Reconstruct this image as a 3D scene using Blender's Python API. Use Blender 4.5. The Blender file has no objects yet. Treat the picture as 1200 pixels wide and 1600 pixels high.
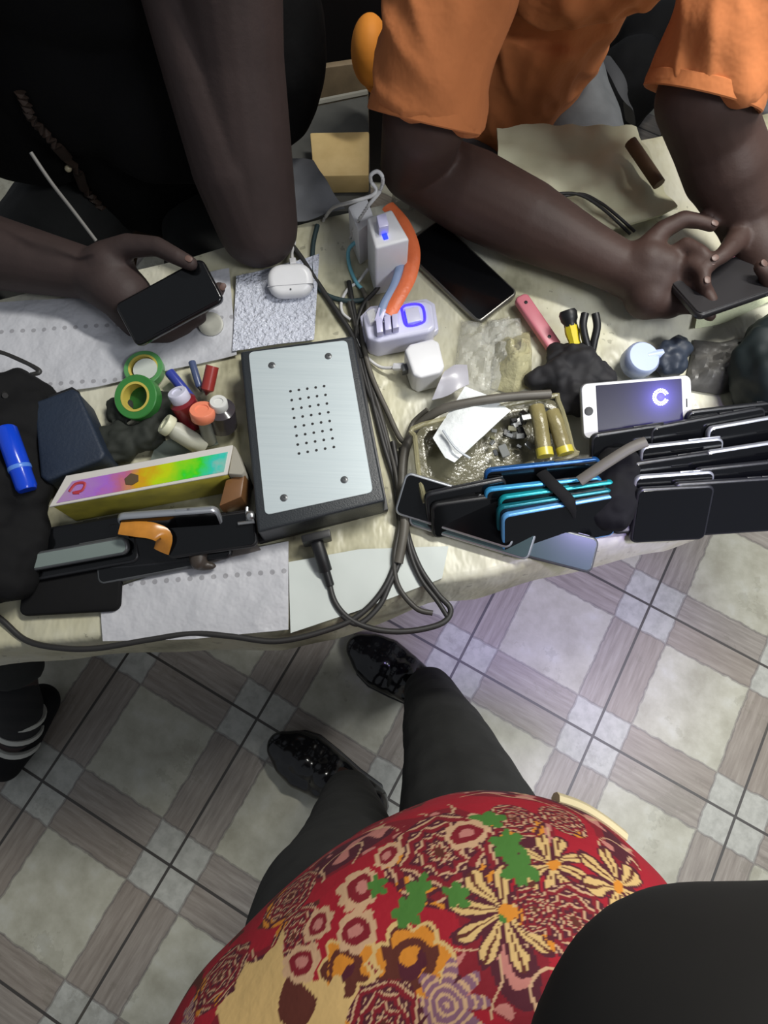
import bpy, bmesh, math, random
from mathutils import Vector, Matrix, noise
random.seed(7)
S = bpy.context.scene
COL = S.collection
V = Vector
PI = math.pi

# ------------------------------------------------------------------ camera
F = 1000.0
CAM = V((0, 0, 1.481))
RT = V((.99935, .0342, .0106)).normalized()
FW = V((0, .2962, -.9551)).normalized()
RT = (RT - FW * RT.dot(FW)).normalized()
UP = RT.cross(FW).normalized()
cd = bpy.data.cameras.new('camera')
cam = bpy.data.objects.new('camera', cd)
COL.objects.link(cam)
cd.sensor_fit = 'HORIZONTAL'
cd.sensor_width = 36
cd.lens = 36 * F / 1200
cd.clip_start = .01
B = -FW
cam.matrix_world = Matrix(((RT.x, UP.x, B.x, CAM.x), (RT.y, UP.y, B.y, CAM.y), (RT.z, UP.z, B.z, CAM.z), (0, 0, 0, 1)))
S.camera = cam


def at(px, py, z):
    """point of the place seen at a photo pixel, at height z above the floor"""
    d = FW + RT * ((px - 600) / F) - UP * ((py - 800) / F)
    return CAM + d * ((z - CAM.z) / d.z)


T = 0.70          # table top
C = T + .004      # top of the sheet on it


# ------------------------------------------------------------------ materials
def lin(c):
    o = []
    for v in c:
        v /= 255
        o.append(v / 12.92 if v <= .04045 else ((v + .055) / 1.055) ** 2.4)
    return (*o, 1)


class NT:
    def __init__(s, name):
        s.m = bpy.data.materials.new(name)
        s.m.use_nodes = True
        s.t = s.m.node_tree
        s.b = s.t.nodes['Principled BSDF']

    def n(s, typ, **kw):
        x = s.t.nodes.new(typ)
        for k, v in kw.items():
            setattr(x, k, v)
        return x

    def link(s, a, b):
        s.t.links.new(a, b)

    def put(s, sock, v):
        if hasattr(v, 'links') or hasattr(v, 'is_linked'):
            s.link(v, sock)
        else:
            sock.default_value = v

    def math(s, op, a, b=0.0, c=None):
        x = s.n('ShaderNodeMath', operation=op)
        s.put(x.inputs[0], a)
        s.put(x.inputs[1], b)
        if c is not None:
            s.put(x.inputs[2], c)
        return x.outputs[0]

    def mix(s, f, a, b):
        x = s.n('ShaderNodeMix', data_type='RGBA')
        s.put(x.inputs[0], f)
        s.put(x.inputs[6], a)
        s.put(x.inputs[7], b)
        return x.outputs[2]

    def obj(s):
        return s.n('ShaderNodeTexCoord').outputs['Object']

    def noise(s, vec, scale, detail=3, rough=.55):
        x = s.n('ShaderNodeTexNoise')
        s.link(vec, x.inputs['Vector'])
        x.inputs['Scale'].default_value = scale
        x.inputs['Detail'].default_value = detail
        x.inputs['Roughness'].default_value = rough
        return x.outputs[0]

    def bump(s, h, strength=.3, dist=.01):
        x = s.n('ShaderNodeBump')
        x.inputs['Strength'].default_value = strength
        x.inputs['Distance'].default_value = dist
        s.link(h, x.inputs['Height'])
        s.link(x.outputs[0], s.b.inputs['Normal'])

    def ramp(s, f, stops):
        x = s.n('ShaderNodeValToRGB')
        s.link(f, x.inputs[0])
        el = x.color_ramp.elements
        while len(el) < len(stops):
            el.new(.5)
        for e, (p, c) in zip(el, stops):
            e.position = p
            e.color = c
        return x.outputs[0]


MC = {}


def M(name, c, rough=.5, metal=0., var=.0, scale=30, bump=0., bscale=None, alpha=1., trans=0., spec=.5, c2=None, sheen=0., bdist=.004):
    if name in MC:
        return MC[name]
    k = NT(name)
    p = k.b.inputs
    c = lin(c)
    p['Roughness'].default_value = rough
    p['Metallic'].default_value = metal
    p['Alpha'].default_value = alpha
    p['Transmission Weight'].default_value = trans
    p['Specular IOR Level'].default_value = spec
    if sheen:
        p['Sheen Weight'].default_value = sheen
    co = k.obj()
    if c2 is None:
        d = max(var, .06)
        c2 = (c[0] * (1 - d), c[1] * (1 - d), c[2] * (1 - d), 1)
    else:
        c2 = lin(c2)
    f = k.noise(co, scale, 4)
    f = k.math('MULTIPLY_ADD', f, 2.2, -.6)
    f = k.math('MINIMUM', k.math('MAXIMUM', f, 0.), 1.)
    k.link(k.mix(f, c, c2), p['Base Color'])
    if bump:
        k.bump(k.noise(co, bscale or scale, 4), bump, bdist)
    MC[name] = k.m
    return k.m


def EM(name, c, strength):
    if name in MC:
        return MC[name]
    k = NT(name)
    k.b.inputs['Base Color'].default_value = lin(c)
    k.b.inputs['Emission Color'].default_value = lin(c)
    k.b.inputs['Emission Strength'].default_value = strength
    MC[name] = k.m
    return k.m


def tile_mat():
    k = NT('plaid_ceramic_tile')
    sz = .33
    mp = k.n('ShaderNodeMapping', vector_type='TEXTURE')
    k.link(k.obj(), mp.inputs[0])
    mp.inputs['Location'].default_value = (.4751, -.0379, 0)
    mp.inputs['Rotation'].default_value = (0, 0, math.radians(-27.4))
    mp.inputs['Scale'].default_value = (sz, sz, sz)
    q = mp.outputs[0]
    sx = k.n('ShaderNodeSeparateXYZ')
    k.link(q, sx.inputs[0])
    x, y = sx.outputs[0], sx.outputs[1]

    def dist(a):
        fr = k.math('FRACT', a)
        return k.math('MINIMUM', fr, k.math('SUBTRACT', 1., fr))
    # a slightly wobbling edge for the printed bands
    w = k.math('MULTIPLY_ADD', k.noise(q, 14, 2), .03, -.015)
    du0, dv0 = dist(x), dist(y)
    du, dv = k.math('ADD', du0, w), k.math('ADD', dv0, w)
    bw = .195
    bu, bv = k.math('LESS_THAN', du, bw), k.math('LESS_THAN', dv, bw)
    both = k.math('MULTIPLY', bu, bv)
    anyb = k.math('MAXIMUM', bu, bv)

    def streak(sxy):
        m2 = k.n('ShaderNodeMapping')
        k.link(q, m2.inputs[0])
        m2.inputs['Scale'].default_value = sxy
        return k.noise(m2.outputs[0], 1., 4, .65)
    st = k.mix(bu, streak((3, 34, 1)), streak((34, 3, 1)))
    stv = k.n('ShaderNodeSeparateColor')
    k.link(st, stv.inputs[0])
    stf = stv.outputs[0]
    # per-tile tint
    fl = k.n('ShaderNodeVectorMath', operation='FLOOR')
    k.link(q, fl.inputs[0])
    wn = k.n('ShaderNodeTexWhiteNoise', noise_dimensions='2D')
    k.link(fl.outputs[0], wn.inputs['Vector'])
    rnd = wn.outputs['Value']
    band = k.ramp(stf, [(.30, lin((122, 115, 108))), (.5, lin((144, 137, 129))), (.72, lin((166, 160, 151)))])
    band = k.mix(k.math('MULTIPLY', rnd, .35), band, lin((128, 112, 94)))
    cn = k.noise(q, 5, 5, .6)
    cen = k.ramp(cn, [(.32, lin((156, 153, 136))), (.55, lin((178, 176, 160))), (.75, lin((192, 192, 182)))])
    sqn = k.noise(q, 16, 4, .6)
    sq = k.ramp(sqn, [(.3, lin((154, 154, 146))), (.6, lin((178, 178, 170)))])
    c = k.mix(anyb, cen, band)
    c = k.mix(both, c, sq)
    # thin printed line at the band edges
    ln = k.math('MAXIMUM', k.math('LESS_THAN', k.math('ABSOLUTE', k.math('SUBTRACT', du, bw)), .008),
                k.math('LESS_THAN', k.math('ABSOLUTE', k.math('SUBTRACT', dv, bw)), .008))
    ln = k.math('MULTIPLY', ln, k.math('MULTIPLY_ADD', sqn, .9, .05))
    c = k.mix(ln, c, lin((96, 90, 88)))
    gr = k.math('MAXIMUM', k.math('LESS_THAN', du0, .0085), k.math('LESS_THAN', dv0, .0085))
    c = k.mix(gr, c, lin((62, 58, 54)))
    # grime
    gm = k.math('MULTIPLY', k.math('GREATER_THAN', k.noise(q, 2.3, 6, .7), .60), .18)
    c = k.mix(gm, c, lin((100, 96, 78)))
    k.link(c, k.b.inputs['Base Color'])
    k.b.inputs['Roughness'].default_value = .42
    k.bump(k.math('SUBTRACT', k.math('MULTIPLY', cn, .12), gr), .25, .003)
    return k.m


# ------------------------------------------------------------------ object helpers
WL = {}


def wloc(o):
    return WL.get(o.name, V((0, 0, 0)))


def tag(o, label=None, cat=None, group=None, kind=None):
    if label:
        o['label'] = label
    if cat:
        o['category'] = cat
    if group:
        o['group'] = group
    if kind:
        o['kind'] = kind
    return o


def mk(name, bm, mat, parent=None, smooth=True, label=None, cat=None, group=None, kind=None, angle=40):
    """link the world-space bmesh as ONE mesh object with its origin at its base"""
    bm.verts.ensure_lookup_table()
    if parent is None:
        xs = [v.co for v in bm.verts]
        lo = V([min(v[i] for v in xs) for i in range(3)])
        hi = V([max(v[i] for v in xs) for i in range(3)])
        loc = V(((lo.x + hi.x) / 2, (lo.y + hi.y) / 2, lo.z))
        off = loc
    else:
        off = wloc(parent)
        loc = V((0, 0, 0))
    bmesh.ops.translate(bm, verts=bm.verts, vec=-off)
    bmesh.ops.recalc_face_normals(bm, faces=bm.faces)
    me = bpy.data.meshes.new(name)
    bm.to_mesh(me)
    bm.free()
    if smooth:
        me.polygons.foreach_set('use_smooth', [True] * len(me.polygons))
        try:
            me.set_sharp_from_angle(angle=math.radians(angle))
        except Exception:
            pass
    me.materials.append(mat)
    o = bpy.data.objects.new(name, me)
    COL.objects.link(o)
    o.location = loc
    if parent is not None:
        o.parent = parent
    WL[o.name] = off.copy()
    tag(o, label, cat, group, kind)
    return o


def thing(name, label, cat, loc, group=None):
    o = bpy.data.objects.new(name, None)
    o.empty_display_size = .03
    COL.objects.link(o)
    o.location = loc
    WL[o.name] = V(loc)
    tag(o, label, cat, group)
    return o


def bm_():
    return bmesh.new()


def join(*bs):
    r = bs[0]
    for b in bs[1:]:
        me = bpy.data.meshes.new('t')
        b.to_mesh(me)
        b.free()
        r.from_mesh(me)
        bpy.data.meshes.remove(me)
    return r


def bev(b, w, seg=2, lim=.5):
    if w <= 0:
        return b
    ed = [e for e in b.edges if len(e.link_faces) == 2 and e.calc_face_angle(0) > lim]
    bmesh.ops.bevel(b, geom=ed, offset=w, segments=seg, profile=.6, affect='EDGES', clamp_overlap=True)
    return b


def prism(pts, z0, z1, bw=.002, seg=2, zt=None):
    """closed outline of world xy points, pulled from z0 up to z1"""
    b = bm_()
    lo = [b.verts.new((p[0], p[1], z0)) for p in pts]
    hi = [b.verts.new((p[0], p[1], z1 if zt is None else zt[i])) for i, p in enumerate(pts)]
    n = len(pts)
    b.faces.new(hi)
    b.faces.new(lo[::-1])
    for i in range(n):
        j = (i + 1) % n
        b.faces.new((lo[i], lo[j], hi[j], hi[i]))
    bmesh.ops.recalc_face_normals(b, faces=b.faces)
    return bev(b, bw, seg)


def pxp(pl, z):
    return [at(x, y, z) for x, y in pl]


def ppoly(pl, ztop, z0, bw=.002, seg=2):
    return prism(pxp(pl, ztop), z0, ztop, bw, seg)


def rect_outline(l, w, r, n=5):
    o = []
    for cx, cy, a0 in ((l / 2 - r, w / 2 - r, 0), (-l / 2 + r, w / 2 - r, 90), (-l / 2 + r, -w / 2 + r, 180), (l / 2 - r, -w / 2 + r, 270)):
        for i in range(n + 1):
            a = math.radians(a0 + 90 * i / n)
            o.append((cx + r * math.cos(a), cy + r * math.sin(a)))
    return o


def rslab(l, w, t, r, bw, mat4, seg=3):
    """rounded-corner slab centred on the matrix"""
    b = prism(rect_outline(l, w, r), -t / 2, t / 2, 0)
    ed = [e for e in b.edges if len(e.link_faces) == 2 and e.calc_face_angle(0) > 1.2]
    if bw > 0:
        bmesh.ops.bevel(b, geom=ed, offset=bw, segments=seg, profile=.5, affect='EDGES', clamp_overlap=True)
    bmesh.ops.transform(b, matrix=mat4, verts=b.verts)
    return b


def frame(p, x, z):
    """matrix with origin p, x axis along x, z axis near z"""
    x = V(x).normalized()
    y = V(z).cross(x).normalized()
    z = x.cross(y).normalized()
    return Matrix(((x.x, y.x, z.x, p.x), (x.y, y.y, z.y, p.y), (x.z, y.z, z.z, p.z), (0, 0, 0, 1)))


def cr(pts, n=8):
    """Catmull-Rom through the points (any tuple length)"""
    out = []
    P = [pts[0]] + list(pts) + [pts[-1]]
    for i in range(1, len(P) - 2):
        p0, p1, p2, p3 = P[i - 1:i + 3]
        for k in range(n):
            t = k / n
            out.append(tuple(.5 * (2 * b + (c - a) * t + (2 * a - 5 * b + 4 * c - d) * t * t + (3 * b - a - 3 * c + d) * t ** 3)
                             for a, b, c, d in zip(p0, p1, p2, p3)))
    out.append(tuple(pts[-1]))
    return out


def tube(pts, r, seg=8, n=8, flat=None, curve=True):
    """pts: world points, optionally with a 4th value = radius; flat = (sx, sz) squash for ribbons"""
    q = [(p[0], p[1], p[2], p[3] if len(p) > 3 else r) for p in pts]
    if curve and len(q) > 2:
        q = cr(q, n)
    b = bm_()
    rings = []
    prev = None
    for i, p in enumerate(q):
        a = V(q[max(i - 1, 0)][:3])
        c = V(q[min(i + 1, len(q) - 1)][:3])
        d = (c - a)
        d = d.normalized() if d.length > 1e-9 else V((1, 0, 0))
        ref = V((0, 0, 1)) if abs(d.z) < .9 else (prev if prev is not None else V((0, 1, 0)))
        s = d.cross(ref).normalized()
        if prev is not None and abs(d.z) >= .9 and s.dot(prev) < 0:
            s = -s
        prev = s
        u = s.cross(d).normalized()
        fx, fz = flat or (1, 1)
        ring = []
        for k in range(seg):
            t = 2 * PI * k / seg
            ring.append(b.verts.new(V(p[:3]) + s * math.cos(t) * p[3] * fx + u * math.sin(t) * p[3] * fz))
        rings.append(ring)
    for A, Bq in zip(rings, rings[1:]):
        for k in range(seg):
            b.faces.new((A[k], A[(k + 1) % seg], Bq[(k + 1) % seg], Bq[k]))
    b.faces.new(rings[0][::-1])
    b.faces.new(rings[-1])
    bmesh.ops.recalc_face_normals(b, faces=b.faces)
    return b


def lathe(prof, p0, axis, seg=24, hint=V((1, 0, 0))):
    """profile (radius, height) turned about the axis through p0"""
    ax = V(axis).normalized()
    s = ax.cross(V((0, 1, .3))).normalized()
    u = s.cross(ax)
    b = bm_()
    rings = []
    for r, h in prof:
        if r < 1e-6:
            rings.append([b.verts.new(p0 + ax * h)])
        else:
            rings.append([b.verts.new(p0 + ax * h + (s * math.cos(2 * PI * k / seg) + u * math.sin(2 * PI * k / seg)) * r) for k in range(seg)])
    for A, Bq in zip(rings, rings[1:]):
        if len(A) == 1 and len(Bq) == 1:
            continue
        for k in range(seg):
            j = (k + 1) % seg
            if len(A) == 1:
                b.faces.new((A[0], Bq[j], Bq[k]))
            elif len(Bq) == 1:
                b.faces.new((A[k], A[j], Bq[0]))
            else:
                b.faces.new((A[k], A[j], Bq[j], Bq[k]))
    for R in (rings[0], rings[-1]):
        if len(R) > 1:
            b.faces.new(R)
    bmesh.ops.recalc_face_normals(b, faces=b.faces)
    return b


def ball(p, r, sub=3):
    b = bm_()
    bmesh.ops.create_icosphere(b, subdivisions=sub, radius=1)
    rr = r if isinstance(r, (tuple, list)) else (r, r, r)
    for v in b.verts:
        v.co = V((v.co.x * rr[0], v.co.y * rr[1], v.co.z * rr[2])) + V(p)
    return b


def cone(p, q, r0, r1, seg=20):
    b = bm_()
    p, q = V(p), V(q)
    d = (q - p).normalized()
    s = d.orthogonal().normalized()
    u = d.cross(s)
    A, Bq = [], []
    for k in range(seg):
        a = 2 * PI * k / seg
        w = s * math.cos(a) + u * math.sin(a)
        A.append(b.verts.new(p + w * r0))
        Bq.append(b.verts.new(q + w * r1))
    for k in range(seg):
        b.faces.new((A[k], A[(k + 1) % seg], Bq[(k + 1) % seg], Bq[k]))
    b.faces.new(A[::-1])
    b.faces.new(Bq)
    bmesh.ops.recalc_face_normals(b, faces=b.faces)
    return b


def blend(bs, voxel=.004, smooth=4, disp=None, zmin=None):
    """one continuous surface from overlapping solids"""
    b = join(*bs)
    me = bpy.data.meshes.new('tmp')
    b.to_mesh(me)
    b.free()
    o = bpy.data.objects.new('tmp', me)
    COL.objects.link(o)
    m = o.modifiers.new('r', 'REMESH')
    m.mode = 'VOXEL'
    m.voxel_size = voxel
    if smooth:
        s = o.modifiers.new('s', 'SMOOTH')
        s.factor = .5
        s.iterations = smooth
    dg = bpy.context.evaluated_depsgraph_get()
    me2 = bpy.data.meshes.new_from_object(o.evaluated_get(dg))
    r = bm_()
    r.from_mesh(me2)
    bpy.data.objects.remove(o)
    bpy.data.meshes.remove(me)
    bpy.data.meshes.remove(me2)
    if disp:
        r.normal_update()
        nn = [(v, v.normal.copy()) for v in r.verts]
        for v, nr in nn:
            v.co += nr * disp(v.co)
    if disp and zmin is None:
        for _ in range(4):
            bmesh.ops.smooth_vert(r, verts=r.verts, factor=.5, use_axis_x=True, use_axis_y=True, use_axis_z=True)
    if zmin is not None:
        for v in r.verts:
            v.co.z = max(v.co.z, zmin)
    return r


def limb(ch, grow=0., flat_end=False):
    """tapered chain of (point, radius)"""
    out = []
    for i, (p, r) in enumerate(ch):
        last = i == len(ch) - 1
        if not (flat_end and last):
            rr = tuple(x + grow for x in r) if isinstance(r, tuple) else r + grow
            out.append(ball(p, rr))
        if not last:
            a = r if not isinstance(r, tuple) else min(r)
            c = ch[i + 1][1] if not isinstance(ch[i + 1][1], tuple) else min(ch[i + 1][1])
            out.append(cone(p, ch[i + 1][0], a + grow, c + grow))
    return out


def grid_sheet(front, back, nu, nv, zf, thick=0., mat=None):
    """sheet between two pixel polylines; zf(u,v,p) gives the height"""
    def res(pl, n):
        pts = [V((*p, 0)) for p in pl]
        L = [0]
        for a, c in zip(pts, pts[1:]):
            L.append(L[-1] + (c - a).length)
        o = []
        for i in range(n + 1):
            t = L[-1] * i / n
            for k in range(len(pts) - 1):
                if t <= L[k + 1] + 1e-9:
                    f = (t - L[k]) / (L[k + 1] - L[k])
                    o.append(pts[k].lerp(pts[k + 1], f))
                    break
        return o
    A, Bk = res(front, nu), res(back, nu)
    b = bm_()
    R = []
    for j in range(nv + 1):
        row = []
        for i in range(nu + 1):
            q = A[i].lerp(Bk[i], j / nv)
            p = at(q.x, q.y, T)
            p.z = zf(i / nu, j / nv, p)
            row.append(b.verts.new(p))
        R.append(row)
    for j in range(nv):
        for i in range(nu):
            b.faces.new((R[j][i], R[j][i + 1], R[j + 1][i + 1], R[j + 1][i]))
    if thick:
        bmesh.ops.recalc_face_normals(b, faces=b.faces)
        b.normal_update()
        up = sum(f.normal.z for f in b.faces) > 0
        g = bmesh.ops.extrude_face_region(b, geom=b.faces[:])
        for v in [e for e in g['geom'] if isinstance(e, bmesh.types.BMVert)]:
            v.co.z -= thick
    return b


def nz(p, s, seed=0.):
    return noise.noise(V((p[0] * s + seed, p[1] * s - seed, p[2] * s)))


# ------------------------------------------------------------------ palette
skinL = M('dark_brown_skin_matt', (64, 52, 50), .62, spec=.3, var=.3, scale=14, bump=.08, bscale=180)
skinR = M('dark_brown_skin', (70, 51, 45), .58, spec=.35, var=.3, scale=14, bump=.08, bscale=180)
nailm = M('fingernail', (102, 78, 70), .45)
black_shirt = M('black_cotton', (12, 12, 13), .95, spec=.2, var=.4, scale=18, bump=.35, bscale=24, bdist=.01)
orange_shirt = M('orange_jersey', (202, 122, 70), .9, var=.12, scale=10, bump=.35, bscale=14, bdist=.02)
grey_cloth = M('grey_trouser_cloth', (92, 94, 96), .9, var=.25, scale=30, bump=.3, bscale=40)
dark_trouser = M('charcoal_trouser_cloth', (40, 41, 40), .9, var=.3, scale=30, bump=.2, bscale=60)
black_plastic = M('black_plastic', (22, 22, 24), .45)
black_matt = M('black_matt', (13, 13, 15), .85, spec=.3, var=.3, scale=20, bump=.3, bscale=30)
black_glass = M('black_phone_glass', (10, 11, 13), .12)
phone_dark = M('dark_phone_shell', (34, 35, 38), .3, var=.2)
phone_grey = M('grey_phone_shell', (96, 98, 100), .35, metal=.5)
phone_silver = M('silver_phone_shell', (186, 190, 196), .3, metal=.7)
steel = M('bright_steel', (190, 192, 192), .28, metal=.9)
white_plastic = M('white_plastic', (226, 226, 228), .35)
cable_black = M('black_cable_rubber', (44, 43, 42), .5)
cable_white = M('white_cable_rubber', (215, 214, 212), .5)
clear_film = M('clear_crumpled_film', (214, 214, 206), .18, alpha=.42, bump=.7, bscale=45, bdist=.01)
wood = M('brown_wood', (104, 78, 52), .7, var=.4, scale=20)
# ------------------------------------------------------------------ setting
b = bm_()
bmesh.ops.create_grid(b, x_segments=1, y_segments=1, size=3.2)
mk('floor', b, tile_mat(), kind='structure', smooth=False, label='floor of cream tiles with a wood-look plaid band and dark grout')

# ------------------------------------------------------------------ table and its sheets
tb = thing('work_table', 'long wooden work table hidden under a cream plastic sheet', 'table', at(500, 700, 0))
TP = [(-420, 1085), (1560, 690), (1560, 80), (-420, 575)]
mk('table_top', ppoly([(-420, 1040), (450, 962), (1560, 660), (1560, 90), (-420, 580)], T, T - .028, .003), wood, tb)
for px, py in ((-330, 900), (1440, 470), (1440, 190), (-330, 640)):
    p = at(px, py, T - .03)
    q = bm_()
    bmesh.ops.create_cube(q, size=1, matrix=Matrix.Translation((p.x, p.y, (T - .03) / 2)) @ Matrix.Diagonal((.05, .05, T - .03, 1)))
    mk('leg', bev(q, .004), wood, tb)


def cloth_mat():
    k = NT('cream_plastic_sheet')
    co = k.obj()
    a = k.noise(co, 5, 5, .6)
    c = k.ramp(a, [(.33, lin((128, 124, 100))), (.45, lin((192, 188, 160))), (.6, lin((206, 204, 186))), (.75, lin((188, 188, 180)))])
    st = k.math('MULTIPLY', k.math('GREATER_THAN', k.noise(co, 60, 3), .68), .4)
    c = k.mix(st, c, lin((96, 92, 78)))
    k.link(c, k.b.inputs['Base Color'])
    k.b.inputs['Roughness'].default_value = .38
    mp = k.n('ShaderNodeMapping')
    k.link(co, mp.inputs[0])
    mp.inputs['Rotation'].default_value = (0, 0, .5)
    mp.inputs['Scale'].default_value = (13, 6, 6)
    k.bump(k.noise(mp.outputs[0], 1, 4), .9, .016)
    return k.m


FR = [(-260, 1068), (0, 1027), (200, 1010), (430, 1006), (520, 990), (600, 958), (680, 928), (760, 918), (850, 892), (930, 872), (1080, 838), (1200, 793), (1420, 735)]
BK = [(-260, 545), (0, 470), (300, 405), (480, 350), (700, 300), (850, 262), (1000, 222), (1200, 180), (1420, 125)]


def clothz(u, v, p):
    if v < .001:
        return T - .075 + .012 * math.sin(u * 60)
    if v < .012:
        return T - .035 + .006 * math.sin(u * 60)
    if v < .024:
        return T - .004
    return C - .001 + .0016 * nz(p, 22)


mk('plastic_table_sheet', grid_sheet(FR, BK, 150, 85, clothz), cloth_mat(), angle=80,
   label='wrinkled cream plastic sheet spread over the work table and hanging over its front edge', cat='tablecloth')


def perf_mat():
    k = NT('white_perforated_foam')
    co = k.obj()
    c = k.mix(k.noise(co, 9, 4), lin((206, 206, 211)), lin((172, 174, 180)))
    mp = k.n('ShaderNodeMapping')
    k.link(co, mp.inputs[0])
    mp.inputs['Rotation'].default_value = (0, 0, -.12)
    mp.inputs['Scale'].default_value = (70, 70, 70)
    sx = k.n('ShaderNodeSeparateXYZ')
    k.link(mp.outputs[0], sx.inputs[0])
    fx = k.math('SUBTRACT', k.math('FRACT', sx.outputs[0]), .5)
    fy = k.math('SUBTRACT', k.math('FRACT', k.math('MULTIPLY', sx.outputs[1], .5)), .5)
    d = k.math('ADD', k.math('MULTIPLY', fx, fx), k.math('MULTIPLY', k.math('MULTIPLY', fy, fy), 4.))
    row = k.math('LESS_THAN', k.math('FRACT', k.math('MULTIPLY_ADD', sx.outputs[1], .166, .12)), .34)
    m = k.math('MULTIPLY', k.math('LESS_THAN', d, .05), row)
    c = k.mix(k.math('MULTIPLY', m, .55), c, lin((110, 108, 112)))
    k.link(c, k.b.inputs['Base Color'])
    k.b.inputs['Roughness'].default_value = .5
    k.bump(k.noise(co, 16, 4), .8, .012)
    return k.m


perf = perf_mat()


def flat_sheet(fr, bk, zadd, seed, amp=.003, nu=30, nv=24, th=.0012):
    return grid_sheet(fr, bk, nu, nv, lambda u, v, p: C + zadd + amp * (nz(p, 30, seed) * .6 + .5), th)


mk('foam_sheet', flat_sheet([(165, 1003), (300, 1000), (452, 985)], [(160, 930), (300, 880), (452, 848)], .003, 1), perf,
   label='white dotted packing sheet at the front edge of the table left of the black plug', cat='packing sheet')
mk('foam_sheet', flat_sheet([(-40, 640), (150, 610), (372, 560)], [(-40, 480), (150, 470), (360, 425)], .003, 5, .004), perf,
   label='white dotted packing sheet lying under the hand of the black-shirted man', cat='packing sheet')
bub = M('bubble_wrap_film', (216, 220, 234), .12, bump=1., bscale=160, bdist=.01, spec=.9)
mk('bubble_wrap', flat_sheet([(366, 556), (430, 545), (492, 538)], [(372, 440), (430, 425), (500, 405)], .006, 9, .003), bub,
   label='glossy bubble wrap sheet under the white earbud case', cat='bubble wrap')
mk('paper_sheet', flat_sheet([(455, 990), (560, 955), (690, 905)], [(452, 880), (560, 860), (700, 855)], .001, 3, .002),
   M('pale_green_white_paper', (205, 212, 208), .6, var=.12, scale=8), label='pale paper lying under the loose cables in front of the metal-topped box', cat='paper')
mk('grey_cloth', flat_sheet([(452, 358), (500, 352), (540, 338)], [(458, 262), (475, 264), (492, 268)], .006, 4, .012, 14, 14),
   M('grey_rag', (120, 122, 126), .85, var=.2, bump=.3, bscale=40), label='grey cloth on the back of the table beside the bent elbow', cat='cloth')
mk('cloth_bag', flat_sheet([(775, 330), (900, 395), (1045, 345)], [(772, 222), (880, 214), (985, 220)], .010, 8, .02, 24, 20, .004),
   M('cream_bag_cloth', (208, 206, 178), .7, c2=(190, 187, 155), scale=12, bump=.4, bscale=20), label='cream cloth bag on the table in front of the grey trousers', cat='bag')
mk('wrinkled_sheet', flat_sheet([(870, 850), (1020, 835), (1210, 770)], [(880, 815), (1020, 800), (1210, 745)], .002, 12, .006, 24, 10),
   M('grey_crumpled_film', (150, 148, 144), .4, var=.25, scale=25, bump=.6, bscale=40), label='crumpled grey film along the table edge in front of the stacked black phones', cat='plastic film')
mk('knitted_cloth', flat_sheet([(1080, 520), (1130, 510), (1210, 470)], [(1090, 470), (1150, 450), (1210, 430)], .004, 14, .004, 12, 10),
   M('pale_green_cloth', (206, 212, 178), .8, bump=.4, bscale=300), label='pale green cloth at the right edge under the phone held by the orange-shirted man', cat='cloth')

# ------------------------------------------------------------------ device with the metal plate
dz = C + .052
dev = thing('power_box', 'black box with a brushed metal plate on top, in the middle of the table', 'electronic box', at(490, 690, C))
mk('case', ppoly([(375, 549), (551, 524), (602, 782), (402, 832)], dz, C, .004, 3), M('black_case_plastic', (40, 44, 48), .42, bump=.15, bscale=500), dev)
mk('base_rim', ppoly([(376, 552), (556, 528), (607, 796), (404, 848)], C + .012, C + .001, .002), black_plastic, dev)


def brushed():
    k = NT('brushed_aluminium')
    co = k.obj()
    mp = k.n('ShaderNodeMapping')
    k.link(co, mp.inputs[0])
    mp.inputs['Rotation'].default_value = (0, 0, .15)
    mp.inputs['Scale'].default_value = (8, 500, 8)
    n = k.noise(mp.outputs[0], 1, 3)
    k.link(k.mix(n, lin((206, 216, 218)), lin((186, 198, 202))), k.b.inputs['Base Color'])
    k.b.inputs['Metallic'].default_value = .35
    k.b.inputs['Roughness'].default_value = .36
    k.bump(n, .08, .001)
    return k.m


PLT = [(388, 550), (542, 531), (583, 769), (414, 805)]


def quad(u, v):
    a = V((*PLT[0], 0)).lerp(V((*PLT[1], 0)), u)
    c = V((*PLT[3], 0)).lerp(V((*PLT[2], 0)), u)
    return a.lerp(c, v)


pw = pxp(PLT, dz + .0015)
pl = []
for i in range(4):
    a, m, c = pw[i - 1], pw[i], pw[(i + 1) % 4]
    ra = m + (a - m).normalized() * .007
    rc = m + (c - m).normalized() * .007
    for t in (0, .25, .5, .75, 1):
        pl.append((ra.lerp(m, t)).lerp(m.lerp(rc, t), t))
plate = mk('metal_plate', prism(pl, dz, dz + .0015, .0005, 1), brushed(), dev)
hb = []
for i in range(5):
    for j in range(8):
        q = quad(.375 + i * .083 + .004 * (j - 3.5) * .2, .275 + j * .056)
        hb.append(lathe([(0, 0), (.0017, 0), (.0017, .0004), (0, .0004)], at(q.x, q.y, dz + .0015), (0, 0, 1), 10))
tag(mk('vent_holes', join(*hb), black_plastic, plate), 'grid of small round holes')
for u, v in ((.22, .1), (.79, .09), (.19, .92), (.76, .885)):
    q = quad(u, v)
    mk('screw', lathe([(0, 0), (.0045, 0), (.0045, .0008), (.003, .0016), (.0012, .0016), (.0009, .0007), (0, .0007)], at(q.x, q.y, dz + .0014), (0, 0, 1), 16), phone_grey, plate)
mk('socket', ppoly([(470, 836), (515, 826), (517, 838), (472, 848)], C + .034, C + .008, .002), black_plastic, dev)


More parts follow.
